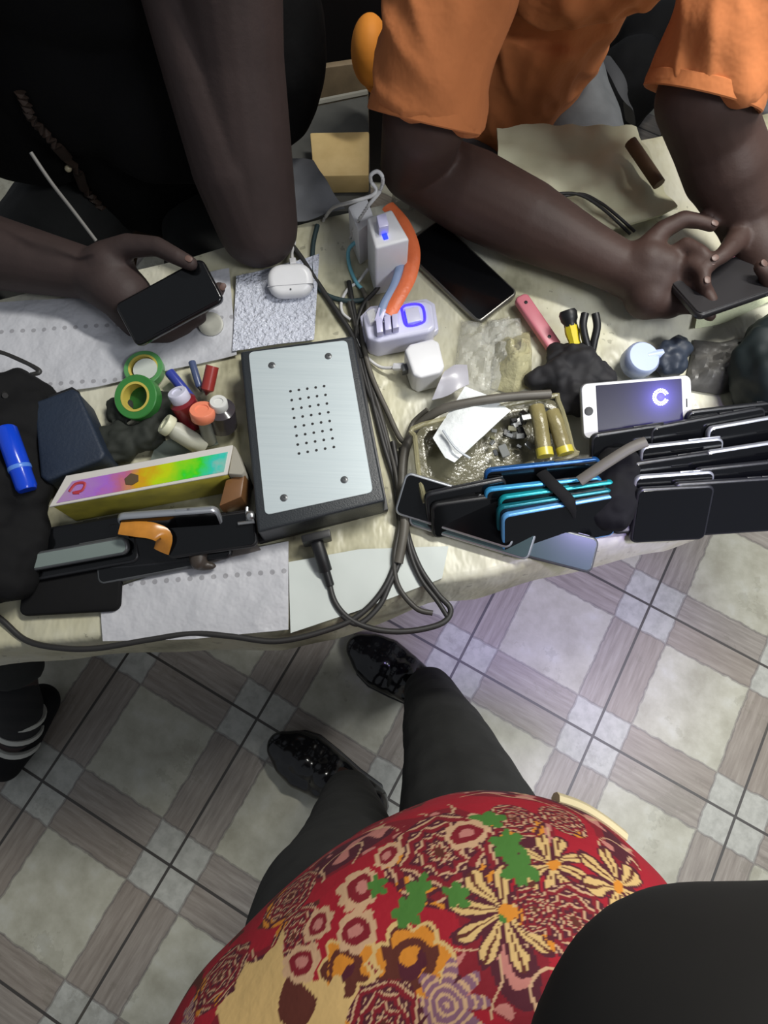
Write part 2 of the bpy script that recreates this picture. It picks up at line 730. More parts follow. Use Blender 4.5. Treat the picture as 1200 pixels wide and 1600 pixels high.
# ------------------------------------------------------------------ cables
def cable(pts, r, mat, label, z=None, n=8, flat=None, name='cable', cat='cable', seg=8, plug=None):
    w = []
    for p in pts:
        zz = p[2] if len(p) > 2 else (C + r if z is None else z)
        w.append(at(p[0], p[1], zz))
    if plug is None:
        return mk(name, tube(w, r, seg, n, flat), mat, label=label, cat=cat, angle=80)
    t = thing(name, label, cat, (w[0].x, w[0].y, min(p.z for p in w)))
    mk('cord', tube(w, r, seg, n, flat), mat, t, angle=80)
    for end, L, W, H, m in plug:
        p, q = (w[0], w[1]) if end == 0 else (w[-1], w[-2])
        d = (q - p).normalized()
        body = rslab(L, W, H, min(W, H) * .2, .0015, frame(p + d * (L * .3), d, V((0, 0, 1))))
        mk('plug', body, m, t)
    return t


zc = C + .004
pc = thing('power_cable', 'black power cable plugged into the front of the metal-topped box', 'cable', at(500, 850, C))
w = [at(*p) for p in ((497, 846, C + .018), (503, 868, C + .014), (512, 900, zc), (523, 940, zc), (548, 968, zc), (590, 984, zc), (640, 986, zc), (690, 974, zc), (704, 952, zc), (684, 928, zc), (655, 885, zc), (636, 830, zc), (626, 760, zc), (614, 690, zc + .003))]
mk('cord', tube(w, .0036), cable_black, pc, angle=80)
mk('plug', tube([at(493, 838, C + .02), at(496, 850, C + .02), at(503, 872, C + .016), at(509, 892, C + .008)], .008, 12, 4, (1, .75)), black_plastic, pc, angle=80)
mk('strain_relief', tube([at(508, 888, C + .009), at(516, 915, zc)], .0052, 10), black_plastic, pc)
cable([(-40, 940), (2, 968), (40, 1000, C - .0), (90, 1012), (150, 1013), (230, 1000), (300, 990), (360, 994), (430, 1002), (500, 988), (560, 962), (605, 910), (624, 840), (618, 760), (598, 690), (578, 610), (563, 540), (552, 480), (545, 440)],
      .0036, cable_black, 'long black cable running along the front table edge to the left')
cable([(604, 420, C + .02), (590, 450, C + .015), (566, 480, C + .006), (556, 530), (572, 600), (594, 660), (612, 730), (622, 800), (628, 860), (606, 920), (590, 950), (560, 975), (535, 962)],
      .0034, cable_black, 'black cable curving past the right side of the metal-topped box')
cable([(545, 470), (556, 512), (566, 560), (588, 625), (606, 690), (620, 750, C + .008), (626, 810, C + .008), (616, 870, C + .006), (622, 915), (650, 950), (676, 958)],
      .0034, M('grey_black_cable_rubber', (62, 60, 56), .5), 'dark grey cable in the bundle right of the metal-topped box')
cable([(566, 452), (575, 480, C + .008), (566, 520, C + .008), (578, 580, C + .008), (604, 640, C + .008), (630, 690, C + .010), (646, 660, C + .012), (668, 640, C + .025)],
      .0036, M('grey_brown_cable_rubber', (92, 88, 80), .5, var=.2), 'grey brown cable turning from the bundle towards the parts tray')
cable([(626, 700, zc), (634, 780, zc), (638, 850, zc + .004), (655, 900, zc + .002), (684, 940, zc + .002), (698, 962, zc)], .003, cable_black, 'short black cable loop ending at the front right of the bundle')
cable([(860, 616, C + .05), (800, 620, C + .05), (740, 628, C + .048), (690, 640, C + .04), (655, 665, C + .02), (634, 700, C + .012), (628, 760, C + .01), (632, 820, C + .01), (622, 880, C + .006)], .0062, M('grey_brown_cable_rubber', (92, 88, 80), .5, var=.2), 'thick grey cable laid across the top of the parts tray')
cable([(440, 362), (470, 402), (500, 448), (530, 492), (548, 520), (566, 560)], .0042, cable_black, 'black cable slanting down from the bent elbow to the box')
cable([(496, 352), (489, 385), (490, 430), (506, 458), (540, 470), (575, 468)], .0036, M('dark_teal_cable_rubber', (46, 64, 66), .5), 'dark teal cable bending beside the white earbud case')
cable([(560, 375, C + .03), (545, 390, C + .02), (546, 415), (556, 440), (566, 452)], .0028, M('light_blue_cable_rubber', (120, 190, 206), .5), 'thin light blue cable looped left of the wall charger')
cable([(632, 345, C + .05), (630, 390, C + .05), (618, 440, C + .05), (600, 475, C + .05), (592, 500, C + .046)], .0058, M('grey_blue_cable_rubber', (128, 146, 180), .5), 'grey blue flat cable beside the orange one', flat=(1, .5),
      plug=((1, .02, .011, .006, M('pale_violet_plastic', (196, 194, 226), .3)),))
cable([(606, 322, C + .055), (630, 350, C + .055), (645, 390, C + .052), (640, 430, C + .05), (622, 465, C + .05), (606, 492, C + .046)], .010, M('orange_ribbon_rubber', (232, 118, 72), .4, var=.15, bump=.3, bscale=90), 'broad orange charging cable curving into the extension block', flat=(1, .4),
      plug=((1, .02, .011, .006, M('pale_violet_plastic', (196, 194, 226), .3)),))
cable([(505, 345), (520, 325, C + .04), (548, 316, C + .11), (580, 306, C + .125), (588, 296, C + .13), (580, 284, C + .14), (580, 273, C + .15), (590, 268, C + .155), (598, 278, C + .15), (594, 298, C + .13), (575, 322, C + .11), (556, 352, C + .06), (548, 372, C + .02)],
      .0024, cable_white, 'thin white cable looped over the top of the wall charger')
cable([(548, 500), (535, 488), (534, 470), (545, 450), (560, 440), (575, 420, C + .02)], .0022, cable_white, 'thin pale cable curving left of the extension block')
cable([(556, 530, C + .005), (572, 556, C + .005), (596, 574, C + .008), (628, 573, C + .02)], .0022, cable_white, 'short white cable plugged into the white square adapter',
      plug=((1, .016, .009, .006, white_plastic),))
cable([(458, 412, C + .02), (456, 395, C + .01), (460, 375), (452, 350)], .0024, cable_white, 'white cable leaving the top of the white earbud case', plug=((0, .014, .009, .006, white_plastic),))
cable([(860, 312, C + .036), (905, 303, C + .036), (935, 315, C + .036), (962, 335, C + .036), (992, 362, C + .03)], .0022, cable_black, 'thin dark cable lying over the cream bag')
cable([(850, 305, C + .036), (900, 303, C + .040), (940, 325, C + .036), (985, 366, C + .03)], .0022, cable_black, 'second thin dark cable on the cream bag, running just below the first')
cable([(-20, 545), (15, 556), (60, 578), (50, 586), (15, 590), (3, 605, C + .03), (8, 618, C + .06)], .0036, cable_black, 'black cable loop behind the black bag at the left edge')

# ------------------------------------------------------------------ chargers
ec = thing('earbud_case', 'white rounded earbud case charging on the bubble wrap', 'earbud case', at(455, 445, C + .009))
p = at(454, 440, C + .020)
fm = frame(p, at(490, 438, C) - at(420, 443, C), V((0, -.35, 1)))
mk('body', rslab(.063, .046, .022, .020, .0095, fm, 5), white_plastic, ec)
mk('lid_seam', rslab(.0634, .0007, .0224, .0002, 0, fm @ Matrix.Translation((0, -.008, 0)), 1), M('seam_grey', (150, 150, 154), .6), ec)
mk('status_light', lathe([(0, 0), (.0013, 0), (.0013, .0006), (0, .0006)], fm @ V((0, -.014, .011)), fm.to_3x3() @ V((0, 0, 1)), 10), phone_grey, ec)

vio = M('pale_violet_plastic', (196, 194, 226), .3)
wc = thing('wall_charger', 'tall white charger block with a blue light and a plug in its top', 'charger', at(610, 440, C))
mk('body', ppoly([(573, 340), (612, 326), (640, 374), (586, 388)], C + .098, C, .004, 3), white_plastic, wc)
mk('side_panel', ppoly([(584, 362), (628, 356), (632, 380), (588, 387)], C + .06, C + .001, .003), M('grey_white_plastic', (176, 180, 190), .4), wc)
mk('plug', ppoly([(588, 336), (603, 332), (608, 352), (592, 356)], C + .112, C + .096, .002), vio, wc)
mk('indicator_light', ppoly([(595, 361), (603, 359), (607, 372), (600, 374)], C + .0995, C + .097, .0005, 1), EM('blue_indicator', (24, 40, 255), 2.6), wc)
mk('charger_adapter', ppoly([(543, 322), (574, 308), (586, 342), (560, 362)], C + .07, C, .004), white_plastic, label='white charger block left behind the taller one with the blue light', cat='charger')

xb = thing('extension_block', 'white extension block with three plugs and a blue lit switch', 'extension block', at(625, 520, C))
bz = C + .04
mk('body', ppoly([(566, 492), (578, 480), (664, 468), (676, 474), (681, 510), (672, 518), (590, 534), (574, 528)], bz, C, .005, 3), M('lilac_white_plastic', (212, 212, 234), .3), xb)
mk('rim', ppoly([(562, 494), (578, 478), (666, 466), (680, 474), (686, 514), (672, 524), (588, 541), (570, 533)], C + .014, C, .003, 2), M('lilac_white_plastic', (212, 212, 234), .3), xb)
sw = mk('switch', ppoly([(632, 482), (654, 478), (659, 500), (637, 505)], bz + .005, bz - .002, .0015), M('lilac_white_plastic', (212, 212, 234), .3), xb)
ring = [at(*q, bz + .0012) for q in ((628, 482), (634, 477), (652, 475), (661, 480), (664, 497), (660, 504), (642, 509), (633, 505), (628, 482))]
mk('switch_light', tube(ring, .0016, 8, 4, (1, .7)), EM('blue_neon', (44, 30, 255), 2.6), sw)
for (x, y) in ((592, 512), (605, 508), (617, 505)):
    pg = mk('usb_plug', ppoly([(x - 5, y - 14), (x + 5, y - 16), (x + 7, y + 6), (x - 3, y + 8)], bz + .012, bz - .001, .0015), vio, xb)
tag(mk('clear_cap', ppoly([(572, 486), (584, 480), (590, 500), (578, 505)], bz + .008, bz - .001, .002), clear_film, xb), 'clear plastic cap')
ad = thing('power_adapter', 'white square power adapter with rounded corners in front of the extension block', 'charger', at(665, 575, C))
mk('body', ppoly([(632, 546), (640, 537), (675, 528), (686, 533), (695, 572), (688, 582), (656, 590), (645, 585)], C + .042, C, .007, 4), white_plastic, ad)
mk('port', ppoly([(627, 569), (637, 567), (638, 578), (629, 580)], C + .026, C + .014, .001), phone_grey, ad)


# ------------------------------------------------------------------ phones
def phone(c, xdir, up, L, W, H, shell, label, group=None, glass=black_glass, bump_at=None, name='smartphone', r=.009, screen=True, buttons=True, flip=False, button_mat=None):
    """slab phone: local x = length, z = screen normal"""
    f = frame(c, xdir, up)
    t = thing(name, label, 'phone', (c.x, c.y, c.z - H), group)
    mk('shell', rslab(L, W, H, r, H * .32, f), shell, t)
    if screen:
        mk('screen', rslab(L - .006, W - .006, .0012, r - .003, .0004, f @ Matrix.Translation((0, 0, H / 2)), 1), glass, t)
    if bump_at is not None:
        cb = mk('camera_bump', rslab(.026, .014, .003, .004, .001, f @ Matrix.Translation((bump_at * (L / 2 - .02), W / 2 - .014, -H / 2)), 1), black_plastic, t)
        for dx in (-.006, .006):
            g = f @ Matrix.Translation((bump_at * (L / 2 - .02) + dx, W / 2 - .014, -H / 2 - .0014))
            mk('lens', lathe([(0, 0), (.004, 0), (.004, .0006), (0, .0006)], g.translation, -(f.to_3x3() @ V((0, 0, 1))), 14), black_glass, cb)
    if buttons:
        mk('side_button', rslab(.018, .0022, .0024, .0009, .0004, f @ Matrix.Translation((L * .16, W / 2, 0)), 1), button_mat or shell, t)
        mk('volume_button', rslab(.03, .0022, .0024, .0009, .0004, f @ Matrix.Translation((L * .32, W / 2, 0)), 1), button_mat or shell, t)
    return t


def leaning(p0, p1, lean, shell, label, group=None, L=None, W=.072, H=.009, z0=None, **kw):
    """phone on its long edge, leaning away from the viewer; p0-p1 = ends of its upper edge"""
    z0 = C + .004 if z0 is None else z0
    zt = z0 + W * math.cos(lean)
    a, q = at(*p0, zt), at(*p1, zt)
    d = (q - a).normalized()
    back = V((-d.y, d.x, 0))
    if back.y < 0:
        back = -back
    yv = (back * math.sin(lean) + V((0, 0, 1)) * math.cos(lean)).normalized()
    nrm = d.cross(yv)
    c = (a + q) / 2 - yv * (W / 2)
    return phone(c, d, nrm, L or (q - a).length, W, H, shell, label, group, **kw)


# large black phone lying by the extension block
p = at(716, 424, C + .007)
phone(p, at(772, 478, C) - at(660, 372, C), V((0, 0, 1)), .166, .077, .0092, M('steel_edged_phone_shell', (120, 118, 112), .3, metal=.8), 'large black phone lying face up right of the orange cable', bump_at=None)

# white phone with the spinner
t0 = C + .022
a, q, e = at(905, 600, C + .058), at(1096, 584, C + .058), at(912, 690, C + .03)
d = (q - a).normalized()
yv = (a - e)
yv = (yv - d * yv.dot(d)).normalized()
nr = d.cross(yv)
L_, W_ = .142, .070
cw = a + d * (L_ / 2) - yv * (W_ / 2)
fw = frame(cw, d, nr)
wp = thing('smartphone', 'white-fronted phone with a glowing loading ring on its screen', 'phone', (cw.x, cw.y, cw.z - .03))
mk('shell', rslab(L_, W_, .008, .009, .0026, fw), phone_silver, wp)
mk('front_panel', rslab(L_ - .002, W_ - .002, .0012, .008, .0004, fw @ Matrix.Translation((0, 0, .0042)), 1), white_plastic, wp)
scr = NT('dim_violet_lcd')
scr.b.inputs['Base Color'].default_value = lin((22, 20, 40))
scr.b.inputs['Roughness'].default_value = .3
scr.b.inputs['Specular IOR Level'].default_value = .2
co = scr.obj()
scr.b.inputs['Emission Color'].default_value = lin((112, 104, 226))
vm = scr.n('ShaderNodeVectorMath', operation='DISTANCE')
scr.link(co, vm.inputs[0])
spin_c = fw @ Matrix.Translation((.030, .010, .0052))
vm.inputs[1].default_value = spin_c.translation - wloc(wp)
es = scr.math('POWER', 2.718, scr.math('MULTIPLY', vm.outputs['Value'], -80.))  # lens bloom around the ring, painted into the screen's emission
scr.link(scr.math('MULTIPLY_ADD', es, 1.8, .012), scr.b.inputs['Emission Strength'])
sc = mk('screen', rslab(.110, .062, .0010, .001, .0003, fw @ Matrix.Translation((.003, 0, .0048)), 1), scr.m, wp)
mk('home_button', lathe([(0, 0), (.0056, 0), (.0056, .0006), (.0042, .0009), (0, .0007)], fw @ V((-.0625, 0, .0047)), nr, 20), black_plastic, wp)
mk('speaker_slot', rslab(.0016, .011, .0008, .0007, 0, fw @ Matrix.Translation((.0635, 0, .0048)), 1), black_plastic, wp)
dots = []
for k in range(20):
    a_ = math.radians(25 + k * 320 / 20)
    for rr, ds in ((.0095, .0011), (.0066, .0009)):
        g = spin_c @ V((rr * math.cos(a_), rr * math.sin(a_), .0003))
        dots.append(lathe([(0, 0), (ds, 0), (ds, .0004), (0, .0004)], g, nr, 8))
tag(mk('loading_ring', join(*dots), EM('loading_ring_light', (205, 205, 255), 9), sc), 'glowing dotted loading ring')

# stack of phones with blue and teal edges
blueE = M('blue_phone_shell', (34, 88, 150), .25, metal=.35)
cyanE = M('sky_blue_phone_shell', (64, 156, 210), .25, metal=.35)
tealE = M('teal_phone_shell', (22, 150, 158), .25, metal=.35)
lblueE = M('ice_blue_phone_shell', (104, 170, 226), .25, metal=.3)
g1 = 'phones on edge with blue frames'
BL = math.radians(38)
for (p0, p1, m, lb) in (
        ((770, 731), (926, 715), blueE, 'phone with a deep blue frame, hindmost of the blue-framed stack'),
        ((782, 760), (916, 745), cyanE, 'phone with a sky blue frame just in front of the deep blue one'),
        ((800, 772), (942, 752), tealE, 'phone with a green teal frame in the middle of the blue-framed stack'),
        ((798, 787), (938, 765), M('dark_teal_phone_shell', (18, 104, 116), .25, metal=.4), 'phone with a dark teal frame, second from the front of the blue-framed stack'),
        ((806, 799), (944, 774), lblueE, 'phone with an ice blue frame at the front of the blue-framed stack')):
    leaning(p0, p1, BL, m, lb, g1, L=.145, W=.062, H=.0088, button_mat=phone_dark)
# dark strap over the stack
cable([(846, 738, C + .05), (862, 755, C + .058), (880, 772, C + .058), (893, 788, C + .056), (902, 808, C + .03)], .0075, black_matt, 'black elastic band around the blue-framed phones', flat=(1, .35), name='elastic_band', cat='band')
# dark phones left of and in front of it
g2 = 'dark phones in front of the parts tray'
for (p0, p1, m, lb, W, z0) in (
        ((662, 770), (790, 744), phone_dark, 'dark phone touching the left end of the blue-framed stack', .060, C + .004),
        ((672, 786), (800, 768), black_plastic, 'black phone in front of the dark one left of the blue-framed stack', .052, C + .004)):
    leaning(p0, p1, BL, m, lb, g2, W=W, z0=z0)
dgl = M('grey_green_phone_glass', (70, 86, 88), .15)
phone(at(716, 797, C + .028), at(785, 820, C) - at(648, 778, C), V((.1, -.5, 1)), .150, .055, .008, phone_silver, 'thin silver-edged phone, upper one of the pair fanned at the table front', g2, bump_at=None)
phone(at(740, 815, C + .020), at(800, 834, C) - at(650, 789, C), V((.1, -.5, 1)), .155, .055, .008, phone_silver, 'thin silver-edged phone, lower one of the pair fanned at the table front', g2, glass=dgl)
phone(at(835, 845, C + .012), at(915, 862, C) - at(720, 812, C), V((0, -.3, 1)), .152, .045, .010, phone_grey, 'grey green glossy phone lying nearest the table front edge', g2, glass=dgl)

# stacked black phones at the right
g3 = 'black phones stacked on edge at the right'
LN = math.radians(48)
rows = [
    ((1086, 640), (1240, 622), 'phone_dark', 'hindmost black phone of the right-hand rows, at the picture edge'),
    ((1050, 660), (1160, 640), 'phone_dark', 'black phone directly below the glowing ring of the white-fronted phone'),
    ((1128, 663), (1260, 640), 'silver', 'silver-rimmed black phone second from the back at the right edge'),
    ((922, 678), (1040, 660), 'phone_dark', 'black phone covering the home-button end of the white-fronted phone'),
    ((1000, 696), (1130, 682), 'silver', 'silver-rimmed black phone behind the middle row of dark phones'),
    ((1120, 702), (1262, 680), 'silver', 'silver-rimmed black phone third from the back at the right edge'),
    ((985, 722), (1112, 704), 'phone_dark', 'black phone in the middle of the right-hand rows'),
    ((1108, 729), (1250, 714), 'phone_dark', 'black phone fourth from the back at the right edge'),
    ((990, 743), (1116, 734), 'silver', 'silver-rimmed black phone third from the front of the right-hand rows'),
    ((1084, 752), (1210, 744), 'phone_dark', 'black phone at the front right corner of the stack'),
    ((994, 762), (1116, 756), 'phone_dark', 'dark-rimmed black phone second from the front of the right-hand rows'),
]
for p0, p1, m, lb in rows:
    leaning(p0, p1, LN, phone_silver if m == 'silver' else phone_dark, lb, g3, W=.074, H=.0085, L=.152 if p1[0] > 1150 else None)
phone(at(1046, 782, C + .020), at(1110, 778, C) - at(975, 792, C), V((0, -.35, 1)), .155, .070, .009, black_plastic, 'black phone with a grey matt face at the front of the right-hand rows', g3, glass=M('grey_matt_glass', (78, 76, 74), .5))
mk('phone_pouch', blend([ball(at(955, 775, C + .025), (.035, .045, .03)), ball(at(968, 735, C + .03), (.028, .03, .03))], .004, 3, lambda p: .007 * nz(p, 35) + .003 * nz(p, 90), C + .001), black_matt,
   label='black soft pouch between the blue-framed phones and the right-hand rows', cat='pouch')
mk('cord', tube([at(*p) for p in ((905, 752, C + .065), (945, 725, C + .075), (985, 700, C + .082), (1010, 690, C + .085))], .005, 8, 6, (1.3, .5)), M('grey_brown_cable_rubber', (92, 88, 80), .5), label='grey flat cord lying over the black soft pouch', cat='cord')

# left-hand phones
g4 = 'phones in front of the holographic carton'
leaning((180, 805), (340, 793), math.radians(18), phone_silver, 'silver phone standing on edge against the holographic carton', g4, W=.06, H=.010)
phone(at(108, 868, C + .030), at(182, 852, C) - at(38, 878, C), V((0, -.25, 1)),   .142, .022, .010, phone_grey, 'silver-rimmed phone at the left end of the dark phones', g4, glass=M('grey_glass', (120, 132, 128), .15))
phone(at(112, 858, C + .018), at(190, 842, C) - at(35, 870, C), V((0, -.1, 1)), .160, .062, .010, phone_dark, 'dark phone under the silver-rimmed one at the left', g4)
phone(at(265, 845, C + .016), at(330, 838, C) - at(200, 850, C), V((0, -.2, 1)), .150, .058, .009, phone_dark, 'dark phone behind the orange ribbon', g4)
phone(at(330, 835, C + .030), at(390, 828, C) - at(270, 845, C), V((0, -.2, 1)), .110, .045, .009, black_plastic, 'small black phone right of the orange ribbon', g4)
phone(at(240, 880, C + .010), at(330, 862, C) - at(170, 892, C), V((0, -.1, 1)), .135, .03, .008, phone_grey, 'narrow grey phone in front of the dark phones', g4)
phone(at(113, 925, C + .007), at(185, 922, C) - at(40, 930, C), V((0, 0, 1)), .118, .052, .010, black_matt, 'flat black phone lying face down by the front table edge', g4, screen=False, bump_at=-.6)
mk('ribbon_cable', tube([at(*p) for p in ((188, 822, C + .055), (215, 826, C + .055), (240, 830, C + .052), (256, 840, C + .045), (252, 862, C + .034))], .010, 10, 6, (1, .12)), M('amber_flex', (196, 130, 48), .25, var=.3, scale=60), label='amber flat ribbon cable lying over the dark phones', cat='ribbon cable')
sc_ = thing('metal_bracket', 'small bright metal bracket at the corner of the metal-topped box', 'bracket', at(388, 815, C))
mk('arm', tube([at(372, 818, C + .04), at(398, 815, C + .04)], .0022, 8), steel, sc_)
mk('post', tube([at(386, 792, C + .04), at(386, 834, C + .03)], .0022, 8), steel, sc_)
mk('knob', ball(at(392, 806, C + .042), .0065), steel, sc_)
mk('clip', blend([ball(at(310, 868, C + .018), (.011, .018, .009)), ball(at(318, 884, C + .012), (.016, .006, .006))], .002, 3), M('dark_brown_plastic', (62, 54, 48), .4), label='dark brown clip over the narrow grey phone', cat='clip')
mk('grey_pouch', flat_sheet([(190, 898), (300, 892), (410, 862)], [(260, 868), (330, 852), (392, 836)], .006, 21, .008, 16, 10, .003), M('grey_pouch_cloth', (112, 106, 102), .7, var=.2), label='grey flat pouch under the narrow grey phone', cat='pouch')

# ------------------------------------------------------------------ holographic carton


def holo_mat():
    k = NT('holographic_foil')
    sx = k.n('ShaderNodeSeparateXYZ')
    co = k.obj()
    k.link(co, sx.inputs[0])
    n = k.noise(co, 55, 4)
    f = k.math('ADD', k.math('MULTIPLY_ADD', sx.outputs[0], 4.6, .5), k.math('MULTIPLY_ADD', n, .22, -.11))
    f = k.math('ADD', f, k.math('MULTIPLY', sx.outputs[1], -1.2))
    c = k.ramp(f, [(.0, lin((186, 176, 190))), (.16, lin((196, 160, 200))), (.36, lin((190, 120, 226))), (.47, lin((214, 120, 150))), (.55, lin((236, 176, 30))), (.66, lin((214, 236, 20))), (.82, lin((70, 236, 40))), (.92, lin((60, 220, 200))), (1, lin((190, 200, 190)))])  # diffraction colours of reflected light, painted as a fixed ramp
    k.link(c, k.b.inputs['Base Color'])
    k.b.inputs['Metallic'].default_value = .45
    k.b.inputs['Roughness'].default_value = .3
    k.bump(n, .2, .002)
    return k.m


bx = thing('carton', 'yellow carton with a rainbow holographic lid', 'carton', at(225, 800, C))
ztp = C + .066
mk('box', ppoly([(106, 745), (362, 698), (354, 739), (79, 790)], ztp - .001, C, .001, 1), M('olive_yellow_card', (206, 194, 72), .45, c2=(150, 142, 60), scale=26), bx)
lid = mk('lid', ppoly([(103, 743), (364, 695), (355, 741), (76, 792)], ztp + .001, ztp - .002, .0006, 1), M('silver_card_edge', (200, 196, 190), .4), bx)
tag(mk('foil_panel', ppoly([(113, 752), (356, 706), (350, 737), (88, 786)], ztp + .0016, ztp + .0008, 0), holo_mat(), lid, smooth=False), 'rainbow holographic foil')
mk('red_mark', tube([at(*p, ztp + .0022) for p in ((108, 768), (118, 756), (132, 755), (128, 766), (114, 770), (124, 770))], .0016, 8, 6, (1, .4)), M('red_print', (170, 50, 60), .5), lid)
mk('end_flap', ppoly([(364, 696), (368, 698), (382, 735), (378, 742), (356, 741)], ztp - .004, C + .002, .001, 1), M('grey_card', (150, 146, 134), .6), bx)
mk('tape_strip', prism([at(352, 745, ztp - .01) + V((0, -.003, 0)), at(385, 742, ztp - .02), at(386, 790, C + .02), at(352, 800, C + .02) + V((0, -.004, 0))], C + .004, ztp - .012, .003), M('brown_packing_tape', (120, 84, 52), .3, var=.25), bx)
mk('torn_patch', ppoly([(194, 748), (204, 739), (216, 742), (216, 752), (206, 758), (196, 757)], ztp + .0024, ztp + .001, .0005, 1), M('brown_card_tear', (84, 66, 40), .7), lid)

# ------------------------------------------------------------------ left-hand bits
bag = [ball(at(10, 660, C + .03), (.06, .07, .035)), ball(at(5, 760, C + .03), (.06, .08, .035)), ball(at(0, 860, C + .03), (.055, .07, .035)), ball(at(-50, 780, C + .04), (.06, .14, .045)), ball(at(40, 630, C + .02), (.04, .035, .022))]
mk('tool_bag', blend(bag, .005, 4, lambda p: .014 * nz(p, 22) + .003 * nz(p, 70), C + .001), black_matt, label='black soft tool bag at the left edge of the table', cat='bag')
nb = thing('navy_box', 'dark navy box leaning on the black tool bag', 'box', at(105, 690, C))
mk('body', ppoly([(52, 628), (112, 606), (122, 612), (164, 708), (158, 718), (72, 752), (62, 745)], C + .05, C, .006, 3), M('dark_navy_plastic', (30, 42, 60), .6, var=.2, bump=.2, bscale=200), nb)
mk('lid_line', ppoly([(51, 627), (112, 604), (123, 611), (165, 708), (158, 720), (72, 754), (61, 746)], C + .034, C + .031, .0008, 1), black_plastic, nb)
bt = thing('blue_tube', 'shiny blue tube lying on the black tool bag', 'tube', at(25, 720, C + .07))
a, q = at(8, 668, C + .078), at(43, 766, C + .062)
mk('barrel', lathe([(0, 0), (.010, 0), (.0125, .003), (.0125, .055), (.0118, .058), (.0118, (q - a).length - .004), (.010, (q - a).length), (0, (q - a).length)], a, q - a, 24), M('glossy_blue_plastic', (20, 70, 210), .2), bt)
mk('cap_ring', lathe([(.0127, .05), (.0131, .051), (.0131, .054), (.0127, .055)], a, q - a, 24), M('light_blue_plastic', (90, 140, 230), .3), bt)


def tape(c, ro, ri, h, tilt, label, col):
    ax = V(tilt).normalized()
    t = thing('tape_roll', label, 'tape', (c.x, c.y, c.z - h / 2), 'rolls of green tape')
    a = c - ax * h / 2
    mk('tape', lathe([(ri + .003, 0), (ro - .001, 0), (ro, .001), (ro, h - .001), (ro - .001, h), (ri + .003, h), (ri + .003, 0)], a, ax, 36), col, t)
    mk('core', lathe([(ri, -.0005), (ri + .003, -.0005), (ri + .003, h + .0005), (ri, h + .0005), (ri, -.0005)], a, ax, 36), M('yellow_card_core', (196, 178, 82), .6), t)
    return t


tape(at(226, 578, C + .009), .026, .0165, .013, (0, 0, 1), 'green tape roll lying behind the other green roll, with a pale disc in its hole', M('pale_green_tape', (86, 148, 88), .3, var=.15))
mk('paper_disc', lathe([(0, 0), (.016, 0), (.016, .0008), (0, .0008)], at(227, 577, C + .0165), (0, 0, 1), 24), M('pale_disc', (190, 196, 188), .5), label='pale disc lying in the hole of the hinder green tape roll', cat='disc')
tape(at(216, 622, C + .030), .029, .0165, .016, (-.15, -.25, 1), 'green tape roll with a yellow core propped on the dark clutter', M('green_tape', (60, 132, 62), .3, var=.2))


def bottle(base, top, prof, capprof, bm_mat, cap_mat, label, name='bottle', cat='bottle', group='small bottles beside the green tape'):
    ax = (top - base)
    t = thing(name, label, cat, base, group)
    mk('body', lathe(prof, base, ax, 24), bm_mat, t)
    mk('cap', lathe(capprof, base, ax, 24), cap_mat, t)
    return t


def bprof(r, l, neck):
    return [(0, 0), (r * .9, 0), (r, .002), (r, l * .72), (neck, l * .84), (neck, l), (0, l)]


def cprof(r, l0, l1):
    return [(0, l0), (r * .95, l0), (r, l0 + .001), (r, l1 - .0015), (r * .93, l1), (r * .55, l1), (r * .5, l1 - .0015), (0, l1 - .0015)]


def bot(pb, zb, pt, zt, r, rc, cl, m, mc, label, **kw):
    a, q = at(*pb, C + zb), at(*pt, C + zt)
    l = (q - a).length
    return bottle(a, q, bprof(r, l - .002, rc * .7), cprof(rc, l - cl, l), m, mc, label, **kw)


bot((306, 662), .012, (276, 612), .058, .017, .0125, .014, M('dark_red_glass', (120, 32, 40), .2), M('lilac_white_cap', (208, 208, 226), .4), 'dark red bottle with a round white cap behind the orange-capped one')
bot((318, 700), .010, (256, 661), .048, .012, .0135, .010, M('frosted_tube', (178, 178, 164), .4), M('cream_cap', (214, 214, 186), .4), 'frosted tube with a cream cap pointing at the front green tape roll')
bot((328, 690), .010, (315, 639), .062, .009, .0155, .014, M('clear_grey_tube', (120, 122, 118), .2), M('orange_cap_plastic', (236, 138, 106), .4), 'grey tube with a wide orange cap')
bot((348, 665), .016, (341, 627), .062, .019, .011, .016, M('smoked_glass', (62, 58, 62), .15), M('grey_white_cap', (206, 206, 202), .4), 'smoky bottle with a small white cap next to the metal-topped box')


def pen(p0, p1, z0, z1, r, m, mt, label, name='pen'):
    a, q = at(*p0, C + z0), at(*p1, C + z1)
    l = (q - a).length
    t = thing(name, label, 'pen', a, None)
    mk('barrel', lathe([(0, 0), (r, 0), (r, l * .8), (r * .7, l * .86), (0, l * .86)], a, q - a, 16), m, t)
    mk('tip', lathe([(0, l * .84), (r * .6, l * .85), (.0008, l), (0, l)], a, q - a, 12), mt, t)


